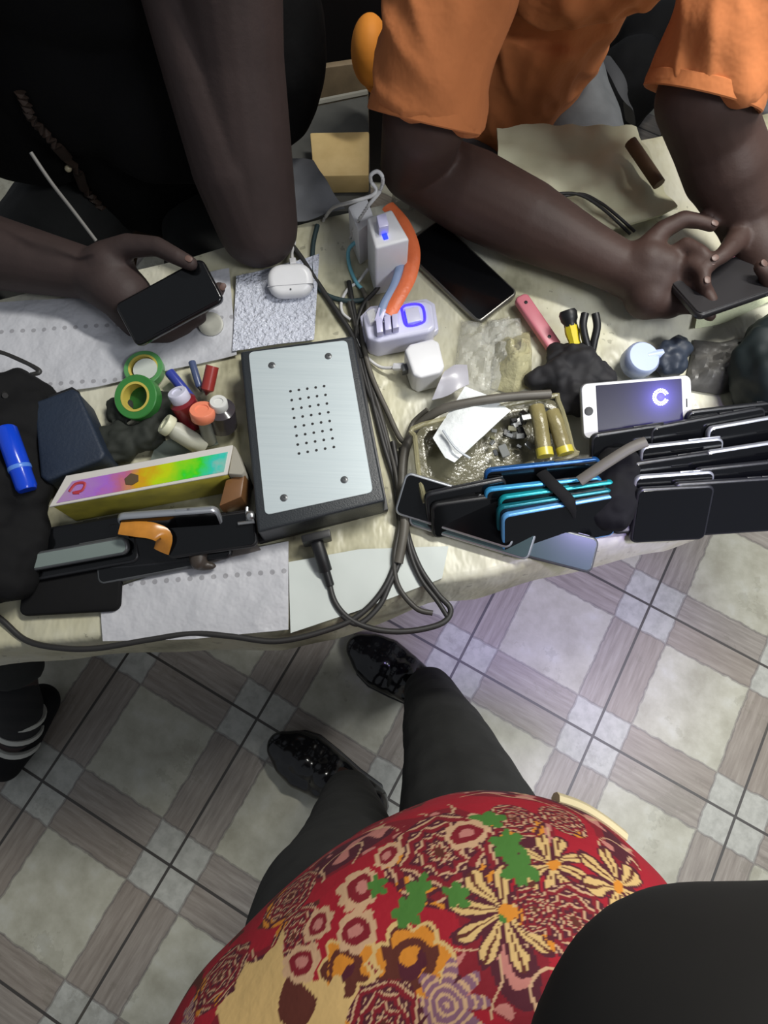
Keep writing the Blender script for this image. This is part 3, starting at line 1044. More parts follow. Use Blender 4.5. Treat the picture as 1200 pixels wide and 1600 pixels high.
bluep = M('blue_pen_plastic', (52, 64, 150), .3)
pen((265, 582), (306, 632), .02, .014, .0068, bluep, M('pale_plastic', (190, 196, 214), .3), 'blue pen behind the round white cap')
pen((300, 566), (314, 612), .02, .02, .0048, M('slate_pen_plastic', (72, 84, 118), .3), black_plastic, 'slate blue pen left of the red dropper')
pen((332, 572), (322, 618), .035, .018, .0085, M('red_pen_plastic', (150, 52, 46), .35), M('dark_red_plastic', (98, 36, 34), .4), 'short red dropper pen behind the orange cap')
mk('dark_rag', blend([ball(at(225, 680, C + .012), (.03, .022, .014)), ball(at(185, 690, C + .012), (.026, .028, .014)), ball(at(255, 640, C + .010), (.028, .028, .013)), ball(at(190, 640, C + .010), (.02, .02, .012))], .003, 2, lambda p: .008 * nz(p, 50) + .003 * nz(p, 120), C + .001), M('dark_olive_rag', (40, 44, 38), .8, var=.4), label='dark crumpled rag under the green tape and bottle caps', cat='rag')
mk('grey_film', flat_sheet([(240, 725), (290, 715), (345, 700)], [(250, 700), (290, 688), (335, 680)], .004, 31, .01, 12, 10), M('grey_green_film', (120, 130, 122), .4, alpha=.8), label='grey green film behind the holographic carton', cat='plastic film')
mk('coin_cell', lathe([(0, 0), (.016, 0), (.017, .001), (.017, .004), (.015, .005), (.012, .0044), (0, .0044)], at(330, 508, C + .007), (.1, -.2, 1), 28), M('pale_grey_plastic', (170, 170, 160), .4, var=.3), label='round pale lid below the phone in the dark hand', cat='lid')

# ------------------------------------------------------------------ middle clutter: tray, sachet, tools
cx = thing('parts_tray', 'clear plastic parts tray full of wrapped spares', 'tray', at(770, 700, C))
amb = M('smoky_clear_plastic', (128, 124, 100), .15, alpha=.5, bump=.4, bscale=40, bdist=.008)
outer = [(648, 682), (660, 664), (850, 622), (872, 628), (893, 700), (886, 716), (690, 780), (660, 768)]
inner = [(662, 686), (670, 674), (846, 635), (860, 640), (878, 698), (872, 706), (694, 764), (672, 756)]
b = bm_()
zo = C + .036
Vo = [b.verts.new(p) for p in pxp(outer, C + .001)]
Vt = [b.verts.new(p) for p in pxp(outer, zo)]
Vi = [b.verts.new(p) for p in pxp(inner, zo)]
Vb = [b.verts.new((p.x, p.y, C + .006)) for p in pxp(inner, C + .006)]
n = len(outer)
for A, Bq in ((Vo, Vt), (Vt, Vi), (Vi, Vb)):
    for i in range(n):
        b.faces.new((A[i], A[(i + 1) % n], Bq[(i + 1) % n], Bq[i]))
b.faces.new(Vb)
b.faces.new(Vo[::-1])
bmesh.ops.recalc_face_normals(b, faces=b.faces)
mk('tray_body', bev(b, .002), amb, cx)
mk('tray_rim', tube([p + V((0, 0, .001)) for p in pxp(outer + [outer[0]], zo)], .0035, 8, 4), M('yellowed_film', (160, 154, 118), .2, alpha=.6, bump=.6, bscale=70), cx)
for i in range(26):
    random.seed(i + 40)
    px, py = random.uniform(765, 865), random.uniform(640, 705)
    py += (815 - px) * .14
    sz = random.uniform(.004, .011)
    mk('spare_part', rslab(sz * 1.6, sz, .004, .001, .0006, Matrix.Translation(at(px, py, C + .012 + random.random() * .012)) @ Matrix.Rotation(random.uniform(0, 6), 4, 'Z') @ Matrix.Rotation(random.uniform(-.5, .5), 4, 'X'), 1),
       (phone_grey, black_plastic, M('olive_part', (100, 98, 70), .5), steel, M('grey_part', (120, 122, 120), .4))[i % 5],
       label='small loose spare part jumbled in the parts tray right of the white sachet', cat='spare part', group='spare parts in the parts tray')
sp = thing('zip_sachet', 'white zip sachet lying on top of the parts tray', 'sachet', at(725, 685, C + .036))


def sach(u, v, p):
    return C + .040 + .009 * math.sin(PI * u) * math.sin(PI * v) + .002 * nz(p, 60)


mk('sachet', grid_sheet([(672, 705), (690, 735), (704, 742)], [(720, 628), (750, 640), (788, 664)], 26, 26, sach, .002), M('white_sachet_film', (232, 236, 236), .2, bump=.5, bscale=55, bdist=.006), sp)
mk('zip_strip', tube([at(692, 672, C + .049), at(712, 700, C + .050), at(735, 716, C + .046)], .0016, 6, 6, (1, .5)), M('grey_zip', (170, 176, 182), .4), sp)
for (p0, p1, lb) in (((838, 636), (852, 712), 'left rolled yellowish sachet in the parts tray'), ((862, 644), (884, 708), 'right rolled yellowish sachet in the parts tray')):
    t = thing('rolled_sachet', lb, 'sachet', at(*p0, C + .03), 'rolled yellowish sachets')
    a, q = at(*p0, C + .046), at(*p1, C + .044)
    mk('roll', tube([a, a.lerp(q, .3) + V((0, 0, .003)), a.lerp(q, .7), q], .010, 12, 6, (1, .8)), M('khaki_film', (136, 126, 84), .3, var=.3, bump=.5, bscale=60), t)
    mk('yellow_end', tube([a.lerp(q, .86), q + (q - a).normalized() * .001], .0108, 12, 2, (1, .8)), M('yellow_film', (190, 176, 60), .3), t)
random.seed(5)


def crumple(cxp, cyp, rx, ry, h, seed, n=26):
    def zf(u, v, p):
        e = max(0, math.sin(PI * u)) * max(0, math.sin(PI * v))
        r = abs(nz(p, 28, seed)) + .6 * abs(nz(p, 60, seed + 3))
        return C + .002 + h * (e ** .6) * (.35 + 1.2 * r)
    fr = [(cxp - rx, cyp + ry * .8), (cxp, cyp + ry), (cxp + rx * .9, cyp + ry * .7)]
    bk = [(cxp - rx * .7, cyp - ry * .9), (cxp, cyp - ry * .8), (cxp + rx * .8, cyp - ry)]
    return grid_sheet(fr, bk, n, n, zf)


mk('plastic_bag', crumple(755, 560, 50, 62, .034, 3), clear_film, angle=25, label='crumpled clear plastic bag right of the white square adapter', cat='plastic bag')
mk('plastic_bag', crumple(800, 570, 34, 50, .03, 9, 20), M('cream_crumpled_film', (196, 190, 150), .25, alpha=.8, bump=.6, bscale=45, bdist=.01), angle=25, label='crumpled cream plastic bag behind the thick grey cable', cat='plastic bag')
mk('plastic_bag', crumple(785, 522, 34, 22, .02, 14, 18), clear_film, angle=25, label='small crumpled clear bag left of the pink cutter', cat='plastic bag')
mk('plastic_bag', crumple(640, 300, 30, 34, .05, 18, 18), M('dull_film', (176, 174, 156), .2, alpha=.7, bump=.6, bscale=45, bdist=.01), angle=25, label='crumpled film behind the white charger block, beside the orange-shirted forearm', cat='plastic bag')
mk('torn_film', flat_sheet([(672, 640), (700, 634), (728, 618)], [(690, 602), (705, 592), (725, 588)], .02, 41, .02, 12, 12), M('lilac_grey_film', (176, 174, 182), .3), angle=30, label='lilac grey torn film in front of the white square adapter', cat='plastic film')
mk('violet_cap', lathe([(0, 0), (.006, 0), (.0065, .001), (.0065, .014), (.005, .016), (0, .016)], at(800, 548, C + .012), (1, .5, .2), 18), M('violet_plastic', (140, 120, 190), .35), label='small violet cap left of the pink cutter tip', cat='cap')

kn = thing('box_cutter', 'pink-handled cutter with a white tip', 'cutter', at(840, 505, C))
a, q = at(812, 464, C + .016), at(868, 546, C + .012)
d = q - a
fm = frame((a + q) / 2, d, V((0, 0, 1)))
mk('handle', rslab(d.length, .021, .011, .007, .003, fm), M('pink_plastic', (196, 112, 124), .4), kn)
mk('tip', rslab(.015, .018, .009, .001, .001, frame(at(873, 552, C + .012), d, V((0, 0, 1)))), white_plastic, kn)
for t in (.1, .75):
    mk('rivet', lathe([(0, 0), (.0025, 0), (.0025, .0008), (0, .001)], fm @ V(((t - .45) * d.length, 0, .0053)), (0, 0, 1), 12), phone_dark, kn)
sd = thing('screwdriver', 'screwdriver with a yellow and black grip stuck into the black tool pouch', 'screwdriver', at(892, 520, C))
a, q = at(886, 484, C + .05), at(900, 545, C + .03)
L = (q - a).length
mk('handle', lathe([(0, 0), (.010, .001), (.012, .005), (.011, .014), (.0085, .018), (.0085, .022), (0, .022)], a, q - a, 16), black_plastic, sd)
mk('grip', lathe([(0, .02), (.0085, .02), (.0095, .03), (.0075, .042), (.0088, L), (0, L)], a, q - a, 8), M('yellow_plastic', (224, 204, 36), .35), sd)
pr = thing('pliers', 'black-handled pliers standing right of the yellow screwdriver', 'pliers', at(925, 520, C))
for s in (-1, 1):
    mk('handle', tube([at(922 + s * 8, 490, C + .055), at(922 + s * 11, 510, C + .05), at(922 + s * 6, 535, C + .04), at(924, 556, C + .03)], .0052, 10, 6), black_plastic, pr)
mk('jaw', tube([at(924, 552, C + .032), at(926, 574, C + .024)], .007, 10), phone_grey, pr)
mk('tool_pouch', blend([ball(at(895, 575, C + .02), (.042, .035, .026)), ball(at(860, 590, C + .016), (.03, .02, .018)), ball(at(925, 585, C + .02), (.03, .03, .024)), ball(at(900, 615, C + .02), (.03, .03, .022)), ball(at(875, 560, C + .016), (.02, .02, .016))], .003, 2, lambda p: .012 * nz(p, 32) + .004 * nz(p, 90), C + .001), M('black_pouch_cloth', (30, 29, 33), .75, var=.3), label='black tool pouch holding the yellow screwdriver and pliers', cat='pouch')
gl = thing('glue_jar', 'pale blue jar lid lying behind the white-fronted phone', 'jar', at(995, 568, C))
mk('body', lathe([(0, 0), (.021, 0), (.023, .003), (.023, .022), (.02, .026), (0, .026)], at(992, 570, C + .012), (.1, -.1, 1), 24), M('pale_blue_plastic', (176, 190, 226), .3), gl)
mk('nozzle', lathe([(0, 0), (.008, 0), (.006, .022), (0, .024)], at(1010, 558, C + .03), (1, .25, .1), 14), M('pale_blue_plastic', (176, 190, 226), .3), gl)
mk('blue_grey_pouch', blend([ball(at(1045, 562, C + .02), (.024, .024, .022)), ball(at(1060, 545, C + .02), (.016, .018, .02))], .003, 3, lambda p: .006 * nz(p, 50) + .003 * nz(p, 110), C + .001), M('dark_slate_cloth', (44, 52, 66), .5), label='dark slate pouch behind the glowing ring of the white-fronted phone', cat='pouch')
mk('crumpled_wrap', crumple(1120, 575, 55, 45, .03, 33, 22), M('grey_dark_film', (110, 108, 104), .4, c2=(50, 50, 52), scale=18, bump=.5, bscale=30), angle=30, label='crumpled grey wrapping behind the right-hand phones', cat='wrapping')
mk('black_case', blend([ball(at(1200, 590, C + .04), (.045, .06, .05)), ball(at(1225, 540, C + .04), (.05, .05, .045))], .005, 4, lambda p: .012 * nz(p, 22) + .004 * nz(p, 60), C + .001), M('black_teal_cloth', (18, 30, 32), .6), label='black cloth case at the right edge behind the phone rows', cat='case')

# ------------------------------------------------------------------ things beyond the table
cr_ = thing('grey_crate', 'grey crate on the floor between the two seated men', 'crate', at(515, 240, 0))
mk('body', ppoly([(440, 176), (575, 148), (580, 330), (440, 330)], .42, .0, .004), M('dull_grey_paint', (88, 88, 84), .7, var=.2), cr_)
mk('lid_edge', tube([at(440, 171, .424), at(574, 144, .424)], .006, 6), M('pale_edge', (150, 148, 138), .5), cr_)
mk('wooden_block', ppoly([(484, 207), (577, 205), (576, 274), (490, 275)], .47, .425, .004), M('tan_wood', (226, 198, 140), .6, c2=(200, 170, 112), scale=16), label='tan wooden block on the grey crate', cat='wood block')
mk('wooden_plank', ppoly([(450, 106), (575, 88), (575, 97), (450, 114)], .46, .0, .003), M('light_brown_wood', (142, 124, 98), .6, var=.3), label='light brown plank standing behind the grey crate', cat='plank')
mk('orange_shirt_tail', blend([ball(at(578, 80, .62), (.035, .05, .06)), ball(at(590, 95, .58), (.035, .05, .06))], .005, 4), M('bright_orange_cloth', (240, 150, 50), .7), label='bright orange shirt tail showing beside the orange sleeve', cat='shirt tail')  # lit bit of the orange shirt, its brightness put into a lighter colour
bp = thing('backpack', 'black backpack on the floor behind the arm in the orange sleeve', 'backpack', at(985, 110, 0))
mk('body', blend([ball(at(975, 140, .14), (.10, .09, .14)), ball(at(1010, 90, .16), (.10, .09, .15)), ball(at(960, 60, .14), (.10, .09, .14))], .006, 6, lambda p: .01 * nz(p, 16)), black_matt, bp)
mk('strap', tube([at(945, 90, .28), at(965, 120, .31), at(980, 160, .27), at(985, 190, .16)], .014, 8, 6, (1.2, .35)), M('grey_strap', (70, 70, 72), .8), bp)
mk('wooden_stick', tube([at(985, 222, C + .046), at(1030, 288, C + .040)], .009, 10, curve=False), wood, label='brown stick lying on the table between the cream cloth bag and the bare arm', cat='stick')
cb_ = thing('dark_cupboard', 'black cupboard standing behind the grey crate', 'cupboard', at(470, 10, 0))
mk('body', prism([(-.75, 1.50), (.12, 1.44), (.16, 1.80), (-.75, 1.86)], 0, .95, .005), M('black_lacquer', (22, 20, 22), .6), cb_)
mk('door', prism([(-.30, 1.452), (.10, 1.425), (.101, 1.438), (-.299, 1.466)], .08, .90, .003), M('black_lacquer_door', (26, 22, 24), .55), cb_)
sb = thing('side_bench', 'low dark bench at the far right behind the orange sleeve', 'bench', at(1260, 110, 0))
mk('seat', ppoly([(1130, 250), (1130, -30), (1420, -60), (1420, 240)], .46, .42, .004), M('dark_bench_wood', (58, 52, 46), .7), sb)
for px, py in ((1150, 230), (1150, 0), (1400, -20), (1400, 220)):
    p = at(px, py, .42)
    mk('leg', tube([V((p.x, p.y, 0)), V((p.x, p.y, .43))], .02, 8, curve=False), M('dark_bench_wood', (58, 52, 46), .7), sb)
mk('yellow_box', ppoly([(1150, 92), (1215, 82), (1215, 134), (1150, 146)], .50, .46, .004), M('pale_yellow_card', (220, 206, 146), .6), label='pale yellow box on the low dark bench', cat='box')
mk('green_cloth', blend([ball(at(1185, 40, .49), (.07, .08, .03)), ball(at(1230, 20, .49), (.07, .08, .03))], .006, 4, lambda p: .012 * nz(p, 18)), M('pale_mint_cloth', (150, 176, 156), .8), label='pale mint cloth heaped behind the yellow box', cat='cloth')
for (x, y, lb) in ((1190, 172, 'white cup on the low dark bench nearest the yellow box'), (1200, 218, 'white cup on the low dark bench nearest the bare arm')):
    mk('cup', lathe([(0, 0), (.022, 0), (.028, .05), (.026, .05), (.021, .004), (0, .004)], at(x, y, .46), (0, 0, 1), 20), white_plastic, label=lb, cat='cup')


def stool(x, y, h, label):
    t = thing('wooden_stool', label, 'stool', (x, y, 0), 'stools of the seated men')
    m = M('worn_brown_wood', (112, 84, 54), .7, var=.35, scale=14)
    mk('seat', prism([(x + dx * .19, y + dy * .17) for dx, dy in ((-1, -1), (1, -1), (1, 1), (-1, 1))], h - .03, h, .004), m, t)
    for dx in (-1, 1):
        for dy in (-1, 1):
            mk('leg', tube([V((x + dx * .17, y + dy * .15, 0)), V((x + dx * .15, y + dy * .13, h - .025))], .019, 8, curve=False), m, t)
        mk('rail', tube([V((x + dx * .16, y - .14, .2)), V((x + dx * .16, y + .14, .2))], .012, 8, curve=False), m, t)
    return t


stool(.28, 1.16, .41, 'brown wooden stool under the orange-shirted man')
stool(-.46, 1.04, .41, 'brown wooden stool under the black-shirted man')


# ------------------------------------------------------------------ people
def head_parts(c, fwd, s=1.):
    """head with brow, nose, lips, chin, ears; c = centre of skull, fwd = facing"""
    f = V(fwd).normalized()
    sd_ = f.cross(V((0, 0, 1))).normalized()
    u = sd_.cross(f).normalized()

    def q(a, b_, c_):
        return c + f * a * s + sd_ * b_ * s + u * c_ * s
    bs = [ball(c, .092 * s), ball(q(-.02, 0, .02), .095 * s), ball(q(.035, 0, -.055), .062 * s), ball(q(.06, 0, -.10), .03 * s)]
    bs += limb([(q(.085, 0, -.005), .010 * s), (q(.108, 0, -.045), .015 * s)])
    for k in (-1, 1):
        bs += limb([(q(.080, k * .015, .012), .012 * s), (q(.072, k * .052, .010), .012 * s)])
        bs += [ball(q(.062, k * .05, -.045), .024 * s), ball(q(.10, k * .011, -.046), .010 * s), ball(q(-.005, k * .092, -.02), (.012 * s, .02 * s, .03 * s))]
    bs += limb([(q(.085, -.02, -.080), .008 * s), (q(.092, 0, -.079), .010 * s), (q(.085, .02, -.080), .008 * s)])
    bs += limb([(q(.083, -.016, -.092), .008 * s), (q(.089, 0, -.093), .010 * s), (q(.083, .016, -.092), .008 * s)])
    return bs


def eyes(c, fwd, par):
    f = V(fwd).normalized()
    sd_ = f.cross(V((0, 0, 1))).normalized()
    u = sd_.cross(f).normalized()
    for k in (-1, 1):
        mk('eye', ball(c + f * .077 + sd_ * k * .033 - u * .012, .0125), M('eye_white', (220, 216, 206), .2), par)


def hair(c, fwd, par, r=.101):
    f = V(fwd).normalized()
    mk('hair', blend([ball(c - f * .022 + V((0, 0, .026)), r), ball(c - f * .03, r * .95)], .005, 3, lambda p: .002 * nz(p, 250)), M('short_black_hair', (16, 14, 14), .95, bump=.8, bscale=300), par)


def fingers(chains):
    out = []
    for ch in chains:
        out += limb(ch)
    return out


def nails(par, lst):
    for p, ax, up in lst:
        fr = frame(p, ax, up)
        mk('fingernail', rslab(.010, .0078, .0022, .0036, .0008, fr, 2), nailm, par)


# --- man in the orange T-shirt
om = thing('person', 'man in orange T-shirt and grey trousers holding a phone in both hands', 'person', (.28, 1.1, 0))
rs, ls = V((.08, .86, 1.10)), V((.41, .88, 1.10))
rh, lh = at(664, 185, .885), at(1098, 150, .905)
re, le = at(648, 258, .775), at(1118, 215, .855)
rw, lw = at(968, 418, .752), at(1166, 345, .785)
tors = [((V((.22, 1.16, .54))), (.16, .12, .11)), ((V((.19, 1.12, .66))), (.135, .115, .12)), ((V((.20, 1.05, .80))), (.14, .11, .13)), ((V((.23, .97, .96))), (.16, .11, .13)), ((V((.245, .91, 1.06))), (.15, .09, .09))]
hc = V((.27, .74, 1.30))
body = [ball(p, r, 4) for p, r in tors]
body += limb([(V((.26, .87, 1.12)), .062), (V((.27, .79, 1.22)), .055)])
body += head_parts(hc, (0, -1, -.75))
body += limb([(rs, .068), (rs.lerp(rh, .55), .058), (rh, .052), (re, .048), (re.lerp(rw, .28), .056), (re.lerp(rw, .55), .052), (re.lerp(rw, .85), .038), (rw, .034)])
body += limb([(ls, .068), (ls.lerp(lh, .55), .058), (lh, .054), (le, .052), (le.lerp(lw, .35), .053), (le.lerp(lw, .8), .042), (lw, .037)])
# right hand: palm from the wrist, thumb on top, fingers curling under the phone
rp = at(1022, 440, .752)
body += limb([(rw, .034), (at(1000, 432, .752), .036), (rp, .036)])
body += limb([(rw, .030), (at(1010, 412, .765), .033), (at(1035, 418, .768), .028)])
body += limb([(at(1012, 462, .745), .032), (at(1045, 470, .745), .024)])
rf = [
    [(at(1005, 395, .775), .018), (at(1035, 360, .79), .0130), (at(1068, 342, .797), .0110), (at(1098, 347, .798), .0096), (at(1112, 353, .796), .0084)],
    [(at(1046, 408, .770), .0165), (at(1072, 384, .792), .0115), (at(1096, 396, .800), .0100), (at(1108, 416, .798), .0088)],
    [(at(1048, 432, .764), .0165), (at(1080, 412, .790), .0112), (at(1098, 426, .797), .0098), (at(1100, 444, .795), .0088)],
    [(at(1050, 455, .752), .0150), (at(1084, 446, .778), .0108), (at(1104, 456, .785), .0094), (at(1112, 470, .784), .0084)],
    [(at(1048, 476, .742), .0135), (at(1080, 480, .760), .0096), (at(1100, 486, .768), .0084), (at(1110, 494, .768), .0076)],
]
body += fingers(rf)
lp = at(1180, 385, .778)
body += limb([(lw, .037), (lp, .034), (at(1200, 410, .772), .032)])
lf = [
    [(at(1160, 365, .79), .018), (at(1140, 388, .80), .0125), (at(1128, 400, .803), .0105), (at(1112, 410, .802), .009)],
    [(at(1185, 420, .772), .016), (at(1205, 445, .79), .0115), (at(1196, 425, .803), .0098), (at(1188, 418, .806), .0088)],
    [(at(1200, 425, .77), .016), (at(1222, 450, .79), .0115), (at(1216, 432, .803), .0098), (at(1208, 424, .806), .0088)],
    [(at(1212, 425, .768), .015), (at(1240, 450, .785), .0110), (at(1238, 434, .80), .0095), (at(1230, 427, .803), .0085)],
    [(at(1222, 420, .766), .013), (at(1255, 440, .78), .0098), (at(1255, 428, .795), .0085), (at(1248, 422, .798), .0078)],
]
body += fingers(lf)
hipr, hipl = V((.13, 1.14, .54)), V((.30, 1.14, .54))
kr, kl = V((.10, .66, .54)), V((.40, .68, .545))
ar, al = V((.12, .62, .10)), V((.41, .66, .10))
legs_o = [[(hipr, .088), (hipr.lerp(kr, .5), .080), (kr, .060), (kr.lerp(ar, .35), .056), (ar, .038)], [(hipl, .088), (hipl.lerp(kl, .5), .080), (kl, .060), (kl.lerp(al, .35), .056), (al, .038)]]
for l in legs_o:
    body += limb(l)
for a in (ar, al):
    body += limb([(a + V((0, .02, -.055)), .035), (a + V((0, -.10, -.065)), .030), (a + V((0, -.15, -.072)), .022)])
mk('body', blend(body, .0035, 5), skinR, om)
eyes(hc, (0, -1, -.75), om)
hair(hc, (0, -1, -.75), om)
nails(om, [(rf[1][-1][0] + V((0, 0, .0085)), rf[1][-1][0] - rf[1][-2][0], V((0, -.2, 1))), (rf[0][-1][0] + V((0, -.002, .0075)), rf[0][-1][0] - rf[0][-2][0], V((0, -.2, 1))),
           (rf[2][-1][0] + V((0, 0, .0082)), rf[2][-1][0] - rf[2][-2][0], V((0, -.2, 1))), (lf[0][-1][0] + V((0, 0, .0085)), lf[0][-1][0] - lf[0][-2][0], V((0, -.2, 1))),
           (lf[1][-1][0] + V((0, 0, .0082)), lf[1][-1][0] - lf[1][-2][0], V((0, -.2, 1)))])
# T-shirt
def fold(p):
    rd = 1 - abs(nz((p[0] * 1.3 + p[2] * .5, p[1] * .5, p[2] * .6), 17, 4))
    return .009 * max(0, rd) ** 4 - .004 + .003 * nz((p[0] * 1.6, p[1] * .6, p[2] * .6), 20, 4) + .0045 * nz(p, 16) + .004 * math.sin(p[0] * 60 + 6 * nz(p, 6)) * max(0, min(1, (p[2] - .6) * 3))


sh = [ball(p, tuple(x + .013 for x in r), 4) for p, r in tors[1:]]
sh += [cone(V((.20, 1.05, .80)), V((.165, 1.05, .60)), .135, .125, 32), cone(V((.20, 1.07, .78)), V((.19, 1.12, .60)), .145, .145, 32)]
for s_, h_ in ((rs, rh), (ls, lh)):
    sh += limb([(s_, .080), (s_.lerp(h_, .6), .073), (h_, .069)], 0, True)
shirt = mk('t_shirt', blend(sh, .004, 3, fold), orange_shirt, om)
for s_, h_ in ((rs, rh), (ls, lh)):
    d = (h_ - s_).normalized()
    mk('sleeve_hem', lathe([(.060, -.001), (.0665, -.002), (.0688, -.001), (.0702, .008), (.0704, .014), (.0690, .0155), (.060, .012), (.060, -.001)], h_ - d * .012, d, 40), orange_shirt, shirt)
tr = []
for l in legs_o:
    tr += limb([(p, r + .012) for p, r in l[:-1]] + [(l[-1][0], .055)], 0, True)
tr += [ball(V((.22, 1.16, .54)), (.175, .135, .12), 4)]
mk('trousers', blend(tr, .005, 4, lambda p: .004 * nz(p, 22)), grey_cloth, om)
for a in (ar, al):
    mk('shoe', blend(limb([(a + V((0, .03, -.055)), .042), (a + V((0, -.09, -.062)), .040), (a + V((0, -.16, -.068)), .031)]), .004, 3), black_plastic, om)

# phone in his hands
c = at(1150, 440, .780)
pd = at(1240, 398, .785) - at(1055, 462, .78)
hp = phone(c, pd, V((-.1, -.3, -1)), .158, .074, .010, M('dark_back_cover', (34, 32, 34), .4), 'dark phone with a pink edge held by the orange-shirted man', bump_at=.6)
fh = frame(c, pd, V((-.1, -.3, -1)))
sgn = 1 if (fh.to_3x3() @ V((0, 1, 0))).y > 0 else -1
mk('pink_bumper', rslab(.150, .005, .012, .002, .001, fh @ Matrix.Translation((0, sgn * .0365, 0))), M('pink_bumper_plastic', (176, 100, 118), .4), hp)
mk('back_cover', rslab(.154, .070, .002, .008, .0006, frame(c, pd, V((-.1, -.3, -1))) @ Matrix.Translation((0, 0, -.0052)), 1), M('dark_back_cover', (34, 32, 34), .4), hp)

# --- man in the black shirt
bmn = thing('person', 'man in black shirt with one elbow on the table, phone in other hand', 'person', (-.42, .98, 0))
tors2 = [((V((-.44, 1.02, .54))), (.17, .14, .11)), ((V((-.42, .96, .68))), (.165, .14, .12)), ((V((-.40, .90, .82))), (.175, .14, .13)), ((V((-.39, .86, .98))), (.185, .125, .13)), ((V((-.38, .84, 1.08))), (.165, .10, .09))]
hc2 = V((-.34, .68, 1.32))
ls2, rs2 = V((-.19, .80, 1.10)), V((-.58, .80, 1.10))
le2 = at(402, 352, .752)
lw2 = at(268, -20, .985)
re2, rw2 = at(-110, 372, .750), at(140, 428, .750)
body = [ball(p, r, 4) for p, r in tors2]
body += limb([(V((-.38, .82, 1.13)), .062), (V((-.36, .74, 1.24)), .055)])
body += head_parts(hc2, (.05, -1, -.7))
body += limb([(ls2, .068), (ls2.lerp(le2, .5), .055), (le2, .056)])
body += limb([(le2, .056), (le2.lerp(lw2, .3), .058), (le2.lerp(lw2, .7), .046), (lw2, .036)])
ha = lw2 + V((-.015, .0, .06))
body += limb([(lw2, .034), (ha, .036)])
for k in range(4):
    o_ = V((-.026 + .017 * k, 0, 0))
    body += limb([(ha + o_, .012), (ha + o_ + V((-.01, .005, .055)), .0098), (ha + o_ + V((-.016, .028, .085)), .0088), (ha + o_ + V((-.018, .05, .082)), .0082)])
body += limb([(ha + V((.03, 0, -.02)), .016), (ha + V((.052, .01, .02)), .0115), (ha + V((.05, .03, .05)), .0098)])
body += limb([(rs2, .068), (rs2.lerp(re2, .5), .056), (re2, .050), (re2.lerp(rw2, .3), .052), (re2.lerp(rw2, .65), .043), (rw2, .034)])
body += limb([(rw2, .034), (at(178, 446, .752), .038), (at(196, 462, .748), .036)])
body += limb([(rw2, .030), (at(172, 415, .765), .032)])
f2 = [
    [(at(168, 402, .772), .022), (at(200, 384, .79), .0155), (at(245, 385, .80), .0125), (at(278, 402, .802), .0108), (at(298, 412, .80), .0095)],
    [(at(205, 485, .742), .018), (at(250, 505, .732), .0125), (at(305, 488, .735), .0108), (at(336, 462, .745), .0095), (at(343, 450, .75), .0085)],
    [(at(200, 490, .738), .018), (at(238, 518, .727), .0125), (at(282, 512, .725), .0108), (at(312, 496, .735), .0095)],
    [(at(192, 490, .733), .017), (at(224, 522, .722), .0118), (at(262, 524, .718), .0105), (at(290, 512, .724), .0092)],
    [(at(184, 486, .730), .015), (at(205, 514, .718), .0105), (at(235, 524, .714), .0092), (at(258, 518, .716), .0085)],
]
body += fingers(f2)
h1, h2 = V((-.52, 1.00, .53)), V((-.34, 1.00, .53))
k1, k2 = V((-.68, .50, .56)), V((-.28, .52, .54))
a1, a2 = at(28, 1105, .13), V((-.25, .46, .10))
legs_b = [[(h1, .088), (h1.lerp(k1, .5), .080), (k1, .060), (k1.lerp(a1, .35), .056), (a1, .040)], [(h2, .088), (h2.lerp(k2, .5), .080), (k2, .060), (k2.lerp(a2, .35), .056), (a2, .038)]]
for l in legs_b:
    body += limb(l)
toe1 = at(8, 1195, .035)
body += limb([(a1, .040), (a1.lerp(toe1, .3) + V((0, 0, -.03)), .038), (toe1, .028)])
body += limb([(a2 + V((0, .02, -.055)), .035), (a2 + V((0, -.12, -.07)), .026)])
mk('body', blend(body, .0035, 5), skinL, bmn)
eyes(hc2, (.05, -1, -.7), bmn)
hair(hc2, (.05, -1, -.7), bmn)
nails(bmn, [(f2[0][-1][0] + V((0, 0, .009)), f2[0][-1][0] - f2[0][-2][0], V((0, -.2, 1))), (f2[1][-1][0] + V((.006, -.002, .006)), f2[1][-1][0] - f2[1][-2][0], V((.6, -.2, 1)))])
sh = [ball(p, tuple(x + .014 for x in r), 4) for p, r in tors2[1:]]
sh += [cone(V((-.41, .92, .80)), V((-.42, .97, .56)), .18, .175, 32), ball(V((-.33, .80, .80)), (.13, .10, .12)), ball(V((-.20, .86, .85)), (.10, .12, .16)), ball(V((-.44, .80, .84)), (.12, .09, .12)), ball(V((-.56, .84, .80)), (.14, .12, .17))]
sh += limb([(rs2, .090), (rs2.lerp(re2, .66), .082)], 0, True) + limb([(ls2, .082), (ls2.lerp(le2, .12), .076)], 0, True)
shirt2 = mk('shirt', blend(sh, .005, 4, lambda p: .006 * nz(p, 14)), black_shirt, bmn)
bpy.context.view_layer.update()


def on(o, px, py, off, z):
    """spot on the object seen at a pixel, a little off its surface"""
    d = (FW + RT * ((px - 600) / F) - UP * ((py - 800) / F)).normalized()
    ok, loc, nrm_, idx = o.ray_cast(CAM - WL[o.name], d)
    return loc + WL[o.name] + nrm_ * off if ok else at(px, py, z)


tr = []
for i, l in enumerate(legs_b):
    if i == 0:
        tr += limb([(p, r + .012) for p, r in l[:-1]] + [(l[-2][0].lerp(l[-1][0], .82), .056)], 0, True)
    else:
        tr += limb([(p, r + .012) for p, r in l[:-1]] + [(l[-1][0], .052)], 0, True)
tr += [ball(V((-.43, 1.02, .54)), (.185, .155, .12), 4)]
mk('trousers', blend(tr, .005, 4, lambda p: .004 * nz(p, 22)), dark_trouser, bmn)


